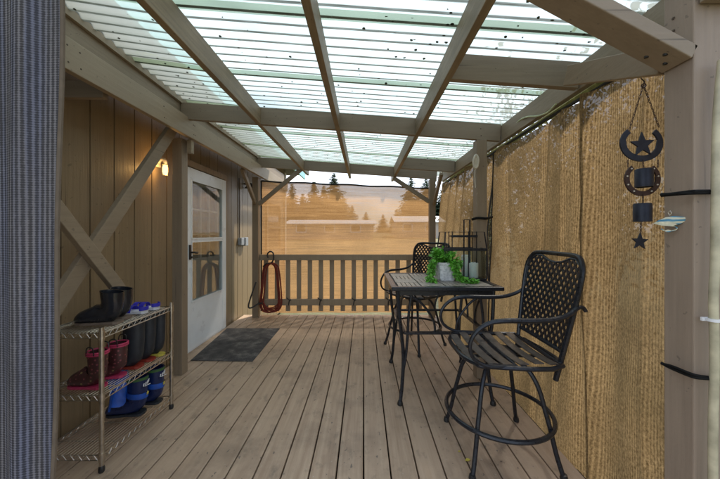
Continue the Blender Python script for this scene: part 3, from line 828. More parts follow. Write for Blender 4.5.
# ------------------------------------------------------------------ bar chairs
def sign(v): return 1 if v > 0 else -1
def make_chair():
    root = empty('bar_chair')
    SZ = .585; hw = .245
    # swivel hub
    b = MB(); b.lathe([(0, .50), (.075, .50), (.085, .515), (.085, .53), (.05, .54), (.05, .558), (.11, .562), (.11, .572), (0, .572)], (0, 0, 0), 24); b.build('swivel_hub', M['iron'], root, True)
    for sx in (1, -1):
        for sy in (1, -1):
            d = Vector((sx*.70, sy*.72, 0)).normalized()
            pr = [(.04, .528), (.11, .540), (.175, .50), (.222, .42), (.250, .32), (.275, .23), (.300, .12), (.328, .03), (.335, .008)]
            b = MB(); b.tube(smooth_path([d*r_+Vector((0, 0, z_)) for r_, z_ in pr], 4), .0125, 8)
            leg = b.build('leg', M['iron'], root, True)
            b = MB(); c = d*.336; b.lathe([(0, .0), (.017, .0), (.019, .01), (.015, .028), (0, .03)], c, 12); b.build('foot', M['black_plastic'], leg, True)
    b = MB(); b.tube([(.290*math.cos(a*math.pi/24), .290*math.sin(a*math.pi/24), .225) for a in range(48)], .0125, 8, closed=True); b.build('footring', M['iron'], root, True)
    # seat frame
    fr = [(-.225, -hw), (.15, -hw-.01), (.21, -.21), (.245, -.12), (.25, 0), (.245, .12), (.21, .21), (.15, hw+.01), (-.225, hw)]
    b = MB(); b.tube(smooth_path([(x, y, SZ+.0) for x, y in fr]+[(-.225, -hw, SZ)], 4)[:-1], .0125, 8, closed=False); b.tube([(-.225, -hw, SZ), (-.225, hw, SZ)], .011)
    b.tube([(.0, -hw-.005, SZ-.012), (0, hw+.005, SZ-.012)], .009); b.bar((-.22, .07, SZ-.02), (.235, .07, SZ-.02), .03, .006, (0, 1, 0)); b.bar((-.22, -.07, SZ-.02), (.235, -.07, SZ-.02), .03, .006, (0, 1, 0))
    b.build('seat_frame', M['iron'], root, True)
    # seat straps run side to side, sagging slightly
    for k in range(6):
        x = -.185+k*.077
        half = hw-.002 if x < .14 else hw-.05
        rings = []
        for i in range(13):
            u = -1+2*i/12; yy = u*half; z = SZ+.006-.016*(1-u*u)+.004*math.sin(k*1.7)
            w_ = .024
            rings.append([Vector((x-w_, yy, z-.002)), Vector((x+w_, yy, z-.002)), Vector((x+w_, yy, z+.003)), Vector((x, yy, z+.006)), Vector((x-w_, yy, z+.003))])
        MB().loft(rings).build('seat_strap', M['strap'], root, True, 30)
    # backrest: u across, v up
    def bk(u, v):
        t = v/.60
        return Vector((-.222-.115*t-.03*math.sin(t*1.2)*0-.018*(1-(u/.24)**2), u, .545+v))
    W = .235
    def outl():
        L_ = []
        top = .578
        L_ += [(-W+.022, .095), (-W-.006, .36), (-W-.010, .50), (-W+.012, .548), (-W+.055, top)]
        L_ += [(-.13, .577), (-.10, .566), (-.06, .552), (0, .545), (.06, .552), (.10, .566), (.13, .577)]
        L_ += [(W-.055, top), (W-.012, .548), (W+.010, .50), (W+.006, .36), (W-.022, .095)]
        return L_
    pl_ = outl()
    bf = MB()
    side = [(-W+.035, -.055), (-W+.012, .12), (-W-.016, .36), (-W-.022, .50), (-W+.004, .566), (-W+.06, .594), (0, .596), (W-.06, .594), (W-.004, .566), (W+.022, .50), (W+.016, .36), (W-.012, .12), (W-.035, -.055)]
    bf.tube([bk(*q) for q in [tuple(v.xy) for v in smooth_path([(a, c, 0) for a, c in side], 5)]], .0135, 8)
    bf.tube([bk(-W+.02, .095), bk(0, .095), bk(W-.02, .095)], .009)
    bf.build('back_frame', M['iron'], root, True)
    # lattice
    lat = MB()
    poly = pl_
    def clip(p, d):
        ts = []
        n = len(poly)
        for i in range(n):
            a = poly[i]; c = poly[(i+1) % n]
            ex, ey = c[0]-a[0], c[1]-a[1]
            den = d[0]*ey-d[1]*ex
            if abs(den) < 1e-9: continue
            t = ((a[0]-p[0])*ey-(a[1]-p[1])*ex)/den
            s_ = ((a[0]-p[0])*d[1]-(a[1]-p[1])*d[0])/den
            if 0 <= s_ < 1: ts.append(t)
        ts.sort(); return list(zip(ts[::2], ts[1::2]))
    per = .0345
    for fam, ang in ((0, 50), (1, 130)):
        d = (math.cos(R(ang)), math.sin(R(ang))); nrm = (-d[1], d[0])
        for k in range(-22, 23):
            p = (nrm[0]*per*k, .33+nrm[1]*per*k)
            for t0, t1 in clip(p, d):
                if t1-t0 < .015: continue
                m_ = max(2, int((t1-t0)/.03)); rings = []
                for i in range(m_+1):
                    t = t0+(t1-t0)*i/m_; q = (p[0]+d[0]*t, p[1]+d[1]*t)
                    hwid = .0078
                    c = bk(*q); e1 = bk(q[0]+nrm[0]*hwid, q[1]+nrm[1]*hwid); e2 = bk(q[0]-nrm[0]*hwid, q[1]-nrm[1]*hwid)
                    off = Vector((.0015+.0022*math.sin(t/per*math.pi+fam*math.pi+k), 0, 0)); th = Vector((.004, 0, 0))
                    rings.append([e1+off, c+off+Vector((.002, 0, 0)), e2+off, e2+off-th, e1+off-th])
                lat.loft(rings)
    for seg in [(poly[i], poly[(i+1) % len(poly)]) for i in range(len(poly))]:
        lat.tube([bk(*seg[0]), bk(*seg[1])], .007, 6)
    lat.build('lattice_back', M['iron'], root, True, 30)
    # arms
    for s_ in (-1, 1):
        y = s_*(hw+.03)
        pts = [(-.335, y*.93, .865), (-.320, y*.93, .885), (-.29, y*.94, .882), (-.24, y*.98, .852), (-.16, y, .829), (-.04, y*1.02, .824), (.08, y*1.03, .826), (.17, y*1.03, .812), (.235, y*1.03, .765), (.262, y*1.03, .70), (.24, y*1.02, .635), (.17, y*1.0, .597), (.09, y*.97, .592), (.02, y*.94, .590)]
        b = MB(); sp = smooth_path(pts, 4); n_ = len(sp)
        b.tube(sp, [.0095+.0045*math.exp(-((i/n_-.38)/.2)**2) for i in range(n_)], 8)
        b.build('armrest', M['iron'], root, True)
    return root
chair = make_chair()
chair.location = (.79, 1.775, 0); chair.rotation_euler.z = R(180)
tag(chair, 'near black iron bar chair with lattice back, turned left beside the right cloth', 'bar chair', 'black iron bar chairs')
ch2 = copy_tree(chair); ch2.location = (.58, 3.40, 0); ch2.rotation_euler.z = R(222)
tag(ch2, 'black iron bar chair with lattice back, behind the table near the far railing', 'bar chair', 'black iron bar chairs')

# ------------------------------------------------------------------ bistro table
TX0, TX1, TY0, TY1, TZ = .20, 1.02, 2.17, 2.97, .872
tc = Vector(((TX0+TX1)/2, (TY0+TY1)/2, 0)); hwT, hdT = (TX1-TX0)/2, (TY1-TY0)/2
table = empty('bistro_table', tc); tag(table, 'square black metal counter-height table with slatted tile top', 'table')
b = MB()
bw = .045
b.box(-hwT, hwT, -hdT, -hdT+bw, TZ-.03, TZ, .006); b.box(-hwT, hwT, hdT-bw, hdT, TZ-.03, TZ, .006)
b.box(-hwT, -hwT+bw, -hdT+bw, hdT-bw, TZ-.03, TZ-.0005, .004); b.box(hwT-bw, hwT, -hdT+bw, hdT-bw, TZ-.03, TZ-.0005, .004)
b.box(-hwT+.03, hwT-.03, -hdT+.03, hdT-.03, TZ-.028, TZ-.016)
b.box(-hwT+.05, hwT-.05, -hdT+.05, -hdT+.062, TZ-.07, TZ-.031); b.box(-hwT+.05, hwT-.05, hdT-.062, hdT-.05, TZ-.07, TZ-.031)
b.build('top_frame', M['iron'], table)
b = MB()
e = bw+.008
k = 0
n = 4
cw = (2*hwT-2*e)/n; cd = (2*hdT-2*e)/n
for i in range(n):
    for j in range(n):
        x0 = -hwT+e+i*cw+.004; y0 = -hdT+e+j*cd+.004; x1 = x0+cw-.008; y1 = y0+cd-.008
        m = 5
        for q in range(m):
            if (i+j) % 2:
                a = y0+(y1-y0)*q/m; b.box(x0, x1, a+.003, a+(y1-y0)/m-.003, TZ-.016, TZ-.002, .0015)
            else:
                a = x0+(x1-x0)*q/m; b.box(a+.003, a+(x1-x0)/m-.003, y0, y1, TZ-.016, TZ-.002, .0015)
b.build('tile_top', M['tabletop'], table)
fx, fy = .33, .35
for sx in (-1, 1):
    for sy in (-1, 1):
        b = MB()
        b.tube(smooth_path([(sx*(hwT-.055), sy*(hdT-.06), TZ-.03), (sx*(fx+.012), sy*(fy-.0), .62), (sx*(fx-.015), sy*(fy-.015), .36), (sx*(fx-.005), sy*(fy-.005), .14), (sx*(fx+.012), sy*(fy+.012), .012)], 5), .0135, 8)
        b.tube(smooth_path([(sx*(hwT-.16), sy*(hdT-.065), TZ-.035), (sx*(fx-.055), sy*(fy-.01), .66), (sx*(fx-.045), sy*(fy-.015), .47), (sx*(fx-.03), sy*(fy-.012), .33), (sx*(fx-.008), sy*(fy-.01), .22)], 5), .011, 8)
        leg = b.build('leg', M['iron'], table, True)
        b = MB(); b.lathe([(0, 0), (.02, 0), (.022, .01), (.016, .03), (0, .03)], (sx*(fx+.012), sy*(fy+.012), 0), 12); b.build('foot', M['black_plastic'], leg, True)
for (a, c) in (((-1, -1), (1, -1)), ((1, -1), (1, 1)), ((1, 1), (-1, 1)), ((-1, 1), (-1, -1))):
    b = MB()
    p0 = Vector((a[0]*(fx-.02), a[1]*(fy-.015), .52)); p1 = Vector((c[0]*(fx-.02), c[1]*(fy-.015), .52))
    b.bar(p0, p1, .03, .016, (p1-p0).cross(Vector((0, 0, 1))))
    mid = (p0+p1)/2
    for q in (p0, p1):
        up = Vector((q.x*1.02, q.y*1.02, TZ-.05))
        b.tube(smooth_path([q.lerp(mid, .75)+Vector((0, 0, .0)), q.lerp(mid, .70)+Vector((0, 0, .10)), q.lerp(mid, .42)+Vector((0, 0, .22)), q.lerp(mid, .08)+Vector((0, 0, .29))], 5), .009, 8)
    b.build('stretcher', M['iron'], table, True)

# ------------------------------------------------------------------ planter
pot = empty('potted_plant', (P(445, 0, 2.50).x, 2.50, TZ)); tag(pot, 'trailing bright green plant in a whitewashed square pot on the table', 'potted plant')
b = MB()
def sq(h, z, n=6, r=.25):
    out = []
    for c_ in range(4):
        a0 = c_*math.pi/2
        for i in range(n):
            a = a0+math.pi/2*(i+.5)/n
            out.append(Vector((h*max(-1, min(1, 1.25*math.cos(a))), h*max(-1, min(1, 1.25*math.sin(a))), z)))
    return out
b.loft([sq(.058, .0), sq(.064, .01), sq(.075, .13), sq(.080, .135), sq(.080, .152), sq(.070, .152), sq(.068, .135)])
po_ = b.build('pot', M['pot'], pot, False)
po_.rotation_euler.z = R(12)
b = MB(); b.lathe([(0, .145), (.066, .140), (.066, .12), (0, .12)], (0, 0, 0), 16); b.build('soil', M['soil'], pot)
fol = MB(); stem = MB()
rnd = random.Random(11)
def leafq(bm_, c, d, n_, l, w):
    s_ = d.cross(n_).normalized()
    p = [c, c+d*l*.35+s_*w*.5+n_*l*.05, c+d*l*.7+s_*w*.38+n_*l*.02, c+d*l-n_*l*.12, c+d*l*.7-s_*w*.38+n_*l*.02, c+d*l*.35-s_*w*.5+n_*l*.05]
    mid = c+d*l*.5-n_*l*.04
    vs_ = [bm_.bm.verts.new(q) for q in p]; vm = bm_.bm.verts.new(mid)
    for i in range(6): bm_.face([vs_[i], vs_[(i+1) % 6], vm])
def strand(pts, dens=1.0, l=.032):
    sp = smooth_path(pts, 8); stem.tube(sp, .0016, 5)
    for i in range(1, len(sp)):
        t = (sp[i]-sp[i-1]).normalized()
        for q in range(int(4*dens)):
            d = (t*.5+Vector((rnd.uniform(-1, 1), rnd.uniform(-1, 1), rnd.uniform(-.7, .9)))).normalized()
            n_ = Vector((rnd.uniform(-.5, .5), rnd.uniform(-.8, .2), 1)).normalized()
            leafq(fol, sp[i]+Vector((rnd.gauss(0, .006), rnd.gauss(0, .006), rnd.gauss(0, .006))), d, n_, l*rnd.uniform(.7, 1.25), l*.62)
for k in range(46):
    a = rnd.uniform(0, 2*math.pi); r_ = rnd.uniform(.03, .10); h_ = rnd.uniform(.03, .10)
    strand([(0, 0, .14), (r_*.4*math.cos(a), r_*.4*math.sin(a), .15+h_*.8), (r_*math.cos(a)-.02, r_*math.sin(a), .15+h_)], .9)
strand([(-.04, -.02, .15), (-.09, -.04, .17), (-.115, -.06, .11), (-.12, -.07, .04), (-.15, -.08, .012)], 1.3)
strand([(-.04, .0, .15), (-.10, -.0, .16), (-.13, -.03, .09), (-.15, -.04, .02)], 1.3)
strand([(-.03, .0, .15), (-.08, -.05, .19), (-.14, -.07, .12), (-.14, -.10, .03), (-.12, -.14, .01)], 1.1)
strand([(.03, -.04, .15), (.06, -.08, .15), (.075, -.095, .08), (.10, -.12, .03), (.16, -.15, .012), (.20, -.15, .012)], 1.6)
strand([(.03, -.04, .15), (.055, -.09, .14), (.08, -.11, .06), (.13, -.14, .012), (.17, -.17, .012)], 1.6)
strand([(.02, -.05, .16), (.03, -.10, .14), (.05, -.11, .09), (.07, -.12, .03)], 1.2)
strand([(.04, 0, .15), (.10, -.03, .17), (.12, -.05, .12)], 1.2)
stem.build('stems', M['leaf'], pot, True); fol.build('foliage', M['leaf'], pot)

# ------------------------------------------------------------------ lantern
lx = P(463, 0, 2.55).x
lan = empty('lantern', (lx, 2.60, TZ)); tag(lan, 'black wire and glass lantern holding white candles on the table', 'lantern')
hx_, hy_ = .175, .12
b = MB(); b.box(-hx_, hx_, -hy_, hy_, .0, .014, .003); b.build('base_tray', M['iron'], lan)
b = MB()
zt = .255
b.box(-hx_, hx_, -hy_-.008, -hy_+.008, zt-.011, zt+.011, .002); b.box(-hx_, hx_, hy_-.008, hy_+.008, zt-.01, zt+.01, .002)
b.box(-hx_-.008, -hx_+.008, -hy_, hy_, zt-.009, zt+.009, .002); b.box(hx_-.008, hx_+.008, -hy_, hy_, zt-.009, zt+.009, .002)
b.build('top_frame', M['iron'], lan)
b = MB(); z2 = .365
b.box(-.095, .125, -.052, -.036, z2-.010, z2+.010, .002); b.box(-.095, .125, .05, .064, z2-.008, z2+.008, .002); b.box(-.098, -.084, -.036, .05, z2-.008, z2+.008); b.box(.112, .126, -.036, .05, z2-.008, z2+.008)
b.build('upper_frame', M['iron'], lan)
b = MB()
for (x, y) in ((-hx_, -hy_), (hx_, -hy_), (-hx_, hy_), (hx_, hy_)):
    b.tube([(x, y, .01), (x, y, zt), (x*.93, y*.8, .40)], .0055, 6)
for (x, y) in ((-.09, -.044), (.03, -.10), (.118, -.044), (-.09, .057), (.118, .057)):
    b.tube([(x, y*1.0, .01), (x, y, .405)], .0042, 6)
for y in (-hy_*.8, hy_*.8): b.tube([(-hx_*.93, y, .40), (hx_*.93, y, .40)], .0016, 5)
b.build('corner_rods', M['iron'], lan, True)
b = MB(); b.tube([(.008, -.05, .01), (.008, -.05, .505)], .006, 6); b.tube([(.058, -.05, .01), (.058, -.05, .505)], .006, 6); b.tube([(.008, -.05, .505), (.058, -.05, .505)], .003, 6); b.build('handle', M['iron'], lan, True)
b = MB(); b.box(-hx_+.01, hx_-.01, -hy_+.001, -hy_+.004, .015, zt-.012); b.box(-hx_+.01, hx_-.01, hy_-.004, hy_-.001, .015, zt-.012); b.box(hx_-.004, hx_-.001, -hy_+.01, hy_-.01, .015, zt-.012); b.box(-hx_+.001, -hx_+.004, -hy_+.01, hy_-.01, .015, zt-.012)
b.build('glass_panes', M['lantern_glass'], lan)
for (px, r_, h_, yy, lab) in ((466, .040, .185, 2.64, 'taller white pillar candle at the back of the glass lantern'), (473.2, .041, .125, 2.56, 'shorter white pillar candle at the front of the glass lantern')):
    b = MB(); b.lathe([(0, 0), (r_*.97, 0), (r_, .004), (r_, h_-.004), (r_*.93, h_), (r_*.8, h_-.006), (0, h_-.010)], (0, 0, 0), 28)
    c = b.build('candle', M['candle'], None, True); c.location = ((px-CX)*yy/F, yy, TZ+.0145); tag(c, lab, 'candle', 'white candles in the lantern')
    b = MB(); b.tube([(0, 0, h_-.011), (.001, 0, h_+.004)], .0012, 5); b.build('wick', M['hem'], c)

# ------------------------------------------------------------------ shoe rack
RX0, RX1, RY0, RY1 = -1.735, -1.385, 1.585, 2.16
rack = empty('shoe_rack', ((RX0+RX1)/2, (RY0+RY1)/2, 0)); tag(rack, 'three-tier chrome wire shoe rack against the siding', 'shoe rack')
RO = Vector(rack.location)
def rl(x, y, z): return Vector((x, y, z))-RO
for x in (RX0, RX1):
    for y in (RY0, RY1):
        b = MB(); b.tube([rl(x, y, .035), rl(x, y, .765)], .0115, 12)
        for z in (.085, .40, .725): b.tube([rl(x, y, z-.025), rl(x, y, z+.018)], .0150, 12)
        leg = b.build('leg', M['chrome'], rack, True)
        b = MB(); b.lathe([(0, 0), (.012, 0), (.015, .006), (.015, .022), (.011, .036), (0, .036)], rl(x, y, 0), 12); b.build('foot', M['black_plastic'], leg, True)
SH = (.085, .40, .73)
for z in SH:
    b = MB()
    n = 18
    for i in range(n+1):
        x = RX0+(RX1-RX0)*i/n; b.tube([rl(x, RY0-.004, z), rl(x, RY1+.004, z)], .0019, 5)
    for y in (RY0+.12, (RY0+RY1)/2, RY1-.12): b.tube([rl(RX0, y, z-.005), rl(RX1, y, z-.005)], .003, 6)
    for zz, r_ in ((z+.004, .0034), (z-.024, .0034)):
        b.tube([rl(RX0, RY0, zz), rl(RX1, RY0, zz), rl(RX1, RY1, zz), rl(RX0, RY1, zz)], r_, 6, closed=True)
    m = 26
    for (a, c) in ((rl(RX1, RY0, 0), rl(RX1, RY1, 0)), (rl(RX0, RY0, 0), rl(RX0, RY1, 0)), (rl(RX0, RY0, 0), rl(RX1, RY0, 0))):
        mm = m if abs(a.y-c.y) > .1 else 17
        b.tube([a.lerp(c, q/mm)+Vector((0, 0, z+(.003 if q % 2 else -.023))) for q in range(mm+1)], .0018, 5)
    b.build('wire_shelf', M['chrome'], rack, True)

# ------------------------------------------------------------------ boots
def boot_bm(L_=.27, H=.26, rs=.055, w=.046, ankle=.10, top_cut=.0):
    """toe along +x, origin under the ankle"""
    b = MB(); rings = []; n = 20
    secs = []
    for f in (1.0, .85, .6, .35): secs.append((0-.004*(1-f), ankle+(H-ankle)*f, rs*(.92+.12*f), w*(1.02+.12*f), 0))
    k = L_/.27
    secs += [(.0, ankle, rs*.95, w*.98, 8), (.012*k, .080, rs*1.08, w*.98, 30), (.035*k, .060, .066*k, w*.98, 52), (.072*k, .055, .060, w*1.0, 72), (.110*k, .049, .050, w*1.07, 84), (.148*k, .043, .044, w*1.10, 90), (.178*k, .038, .037, w*.97, 94), (.198*k, .032, .028, w*.70, 97), (.207*k, .022, .013, w*.34, 98)]
    for (cx, cz, ra, rb, ti) in secs:
        t = R(ti); ring = []
        for i in range(n):
            a = 2*math.pi*i/n
            lx_, ly_ = ra*math.cos(a), rb*math.sin(a)
            x = cx+lx_*math.cos(t); z = cz-(-lx_)*math.sin(t)*1.0
            x = cx+lx_*math.cos(t); z = cz+lx_*math.sin(t)
            if z < .012: z = .012
            if ti == 0 and H > ankle: z += top_cut*(cz-ankle)/(H-ankle)*math.cos(a)
            ring.append(Vector((x, ly_, z)))
        rings.append(ring)
    vr = [[b.bm.verts.new(p) for p in r] for r in rings]
    for A, B in zip(vr[:-1], vr[1:]):
        for q in range(n): b.face([A[q], A[(q+1) % n], B[(q+1) % n], B[q]])
    b.face(vr[-1])
    # inside of the shaft
    prev = vr[0]
    for dz, s_ in ((-.001, .90), (-.07, .85)):
        c = sum((v.co for v in vr[0]), Vector())/n
        cur = [b.bm.verts.new(c+(v.co-c)*s_+Vector((0, 0, dz))) for v in vr[0]]
        for q in range(n): b.face([prev[q], prev[(q+1) % n], cur[(q+1) % n], cur[q]])
        prev = cur
    b.face(prev)
    return b, k
def sole_bm(k, w, t=.014):
    out = [(-.053, .0), (-.048, .55), (-.03, .80), (0, .80), (.05, .76), (.10, .88), (.15, .98), (.185, .82), (.203, .42), (.210, 0)]
    o2 = [(a*k, c*w) for a, c in out]+[(a*k, -c*w) for a, c in out[-2:0:-1]]
    b = MB(); b.prism(o2, (0, 0, 0), (1, 0, 0), (0, 1, 0), (0, 0, t)); return b
def boot(name, loc, rz, m, sole_m, label, group, rim=None, loops=False, **kw):
    b, k = boot_bm(**kw)
    root = b.build(name, M[m], None, True, 60); root.location = loc; root.rotation_euler.z = R(rz)
    w = kw.get('w', .046)
    sole_bm(k, w+.003).build('sole', M[sole_m], root)
    H = kw.get('H', .26); rs = kw.get('rs', .055)
    if rim:
        q = MB(); pts = [(rs*1.05*math.cos(a*math.pi/12), w*1.15*math.sin(a*math.pi/12), H) for a in range(24)]
        q.tube(pts, .0055, 8, closed=True); q.tube([(x, y, z-.011) for x, y, z in pts], .0055, 8, closed=True); q.build('rim', M[rim], root, True)
    if loops:
        for s_ in (-1, 1):
            q = MB(); q.tube(smooth_path([(-.022, s_*w*1.1, H-.01), (-.018, s_*w*1.15, H+.028), (.0, s_*w*1.15, H+.038), (.018, s_*w*1.15, H+.028), (.022, s_*w*1.1, H-.01)]), .0032, 6); q.build('pull_loop', M['black_plastic'], root, True)
    tag(root, label, 'boot', group); return root
zt_ = SH[2]+.0035; zm = SH[1]+.0035; zb = SH[0]+.0035
# toes point to -x (180 deg)
g1 = 'black ankle boots on the top shelf'
boot('ankle_boot', (-1.475, 1.76, zt_), 184, 'rubber', 'tan_sole', 'nearer shiny black ankle boot on the top shelf', g1, H=.188, rs=.058, w=.045, ankle=.10, top_cut=.008, L_=.255)
boot('ankle_boot', (-1.50, 1.86, zt_), 180, 'rubber', 'tan_sole', 'farther shiny black ankle boot on the top shelf', g1, H=.188, rs=.058, w=.045, ankle=.10, top_cut=.008, L_=.255)
g2 = 'small patterned boots on the middle shelf'
boot('rain_boot', (-1.485, 1.675, zm), 176, 'pattern_boot', 'pink', 'small red patterned rain boot with pink rim, nearest on the middle shelf', g2, rim='pink', loops=True, L_=.21, H=.20, rs=.047, w=.040, ankle=.075)
boot('rain_boot', (-1.475, 1.80, zm), 190, 'pattern_boot', 'pink', 'small red patterned rain boot with pink rim, beside the tall black boots', g2, rim='pink', loops=True, L_=.21, H=.20, rs=.047, w=.040, ankle=.075)
g3 = 'tall black boots on the middle shelf'
boot('tall_boot', (-1.475, 1.925, zm), 182, 'matte_rubber', 'red_sole', 'tall matte black boot, nearest of the three on the middle shelf', g3, L_=.27, H=.30, rs=.062, w=.045, ankle=.11)
boot('tall_boot', (-1.470, 2.030, zm), 178, 'matte_rubber', 'red_sole', 'tall matte black boot, middle one of three on the middle shelf', g3, L_=.27, H=.31, rs=.058, w=.042, ankle=.11)
boot('tall_boot', (-1.455, 2.115, zm), 180, 'matte_rubber', 'yellow', 'tall matte black boot, farthest of the three by the rack corner', g3, L_=.25, H=.315, rs=.052, w=.033, ankle=.11)
g4 = 'blue boots on the bottom shelf'
for (yy, xx, lab) in ((1.955, -1.475, 'nearer navy rain boot with bright blue band on the bottom shelf'), (2.085, -1.455, 'farther navy rain boot with bright blue band on the bottom shelf')):
    bt = boot('rain_boot', (xx, yy, zb), 184, 'blue_rubber', 'matte_rubber', lab, g4, L_=.24, H=.245, rs=.058, w=.046, ankle=.09)
    q = MB(); q.loft([[Vector((.0615*math.cos(a*math.pi/10), .0535*math.sin(a*math.pi/10), z+.010*math.cos(a*math.pi/10))) for a in range(20)] for z in (.115, .150)], False); q.build('blue_band', M['bright_blue'], bt, True)
    q = MB(); q.loft([[Vector((.0632*math.cos(a*math.pi/10), .0545*math.sin(a*math.pi/10), z)) for a in range(20)] for z in (.226, .243)], False); q.build('green_rim', M['green_rubber'], bt, True)
    # white slanted lettering-like marks and a star on the leg, facing out (-x local is the room side)
    q = MB()
    for i, (a0, z0, ln) in enumerate(((150, .196, .018), (163, .199, .020), (176, .203, .019), (189, .206, .020), (202, .208, .016))):
        a = R(a0); c = Vector((.0640*math.cos(a), .056*math.sin(a), z0)); tg = Vector((-math.sin(a), math.cos(a), 0))
        q.bar(c-Vector((0, 0, ln*.5)), c+Vector((0, 0, ln*.5))+tg*.004, .006, .002, tg)
    a = R(180); q.bar((-.0645, -.028, .180), (-.0645, .030, .190), .002, .004, (1, 0, 0))
    q.build('white_marks', M['white_plastic'], bt)
    q = MB(); c = Vector((-.0635, .002, .134)); q.prism([((.013 if i % 2 == 0 else .0055)*math.sin(i*math.pi/5), (.013 if i % 2 == 0 else .0055)*math.cos(i*math.pi/5)) for i in range(10)], c, (0, 1, 0), (0, 0, 1), (-.0035, 0, 0)); q.build('yellow_star', M['yellow'], bt)
# hanging blue cloth panel
b = MB()
rings = []
g = []
for j in range(9):
    row = []
    for i in range(9):
        u, v_ = i/8, j/8
        row.append(Vector((-1.53+.02*math.sin(u*7+v_*3), 1.795+.135*u+.01*v_, .385-.20*v_+.01*math.sin(u*9))))
    g.append(row)
fr_ = [[b.bm.verts.new(p) for p in r] for r in g]; bk_ = [[b.bm.verts.new(p+Vector((-.012, 0, 0))) for p in r] for r in g]
for j in range(8):
    for i in range(8):
        b.face([fr_[j][i], fr_[j][i+1], fr_[j+1][i+1], fr_[j+1][i]]); b.face([bk_[j][i], bk_[j+1][i], bk_[j+1][i+1], bk_[j][i+1]])
for i in range(8):
    b.face([fr_[0][i], bk_[0][i], bk_[0][i+1], fr_[0][i+1]]); b.face([fr_[8][i], fr_[8][i+1], bk_[8][i+1], bk_[8][i]])
    b.face([fr_[i][0], fr_[i+1][0], bk_[i+1][0], bk_[i][0]]); b.face([fr_[i][8], bk_[i][8], bk_[i+1][8], fr_[i+1][8]])
tag(b.build('cloth_bag', M['bright_blue'], None, True), 'bright blue cloth bag hanging below the middle shelf', 'bag')
# sandals with royal blue straps on the top shelf
for (yy, xx, lab) in ((1.985, -1.475, 'nearer white sandal with royal blue strap on the top shelf'), (2.085, -1.465, 'farther white sandal with royal blue strap by the rack corner')):
    s_ = empty('sandal', (xx, yy, zt_), R(183)); tag(s_, lab, 'sandal', 'blue and white sandals')
    sole_bm(.72, .038, .018).build('sole', M['white_plastic'], s_)
    b = MB()
    for x0 in (.055, .10):
        rings = []
        for i in range(11):
            a = math.pi*i/10; c = Vector((x0, .040*math.cos(a), .012+.036*math.sin(a)))
            nr = Vector((0, math.cos(a), math.sin(a)))
            rings.append([c+Vector((-.015, 0, 0)), c+Vector((.015, 0, 0)), c+Vector((.015, 0, 0))+nr*.004, c+Vector((-.015, 0, 0))+nr*.004])
        b.loft(rings); b.build('strap', M['royal'], s_, True); b = MB()
    rings = []
    for i in range(11):
        a = math.pi*i/10; c = Vector((-.028*math.sin(a)-.012, .032*math.cos(a), .034)); nr = Vector((-math.sin(a), math.cos(a), 0))
        rings.append([c+Vector((0, 0, -.012)), c+Vector((0, 0, .012)), c+Vector((0, 0, .012))+nr*.004, c+Vector((0, 0, -.012))+nr*.004])
    b.loft(rings); b.build('strap', M['royal'], s_, True)

# ------------------------------------------------------------------ door mat
mt = MB()
c4 = [P(190.5, 360.5, 378/127.2), P(252.5, 361.5, 378/128.2), P(280, 328.5, 378/95.0), P(227, 328.5, 378/95.0)]
c4 = [Vector((v.x, v.y, 0)) for v in c4]
mo = sum(c4, Vector())/4
N = 14
gg = []
for j in range(N+1):
    row = []
    for i in range(N+1):
        p = c4[0].lerp(c4[1], i/N).lerp(c4[3].lerp(c4[2], i/N), j/N)-mo
        ed = min(i, j, N-i, N-j)
        row.append(Vector((p.x, p.y, .002+(.010 if ed > 0 else .003)+.0015*noise.noise(Vector((p.x*9, p.y*9, 0))))))
    gg.append([mt.bm.verts.new(p) for p in row])
for j in range(N):
    for i in range(N): mt.face([gg[j][i], gg[j][i+1], gg[j+1][i+1], gg[j+1][i]])
ring = [gg[0][i] for i in range(N+1)]+[gg[j][N] for j in range(1, N+1)]+[gg[N][i] for i in range(N-1, -1, -1)]+[gg[j][0] for j in range(N-1, 0, -1)]
low = [mt.bm.verts.new((v.co.x, v.co.y, .001)) for v in ring]
for i in range(len(ring)): mt.face([ring[i], low[i], low[(i+1) % len(low)], ring[(i+1) % len(ring)]])
o = mt.build('door_mat', M['mat'], None, True, 50); o.location = mo
tag(o, 'dark charcoal mat lying on the deck in front of the white door', 'door mat')
# fallen leaves on the deck
leaf_spots = [(465, 461, .022), (458, 452, .012), (500, 462, .010)]
for i, (px, py, s_) in enumerate(leaf_spots):
    Y = 378/(py-CY); b = MB(); leafq(b, Vector((0, 0, .002)), Vector((1, .2, .12)).normalized(), Vector((0, 0, 1)), s_*1.6, s_)
    o = b.build('fallen_leaf', M['yellow'] if i < 2 else M['tan_sole']); o.location = ((px-CX)*Y/F, Y, .0005)
    tag(o, ['yellow fallen leaf near the front chair leg, larger one', 'tiny yellow leaf fragment just behind the larger leaf', 'tiny brown leaf on the deck under the near bar chair'][i], 'leaf')

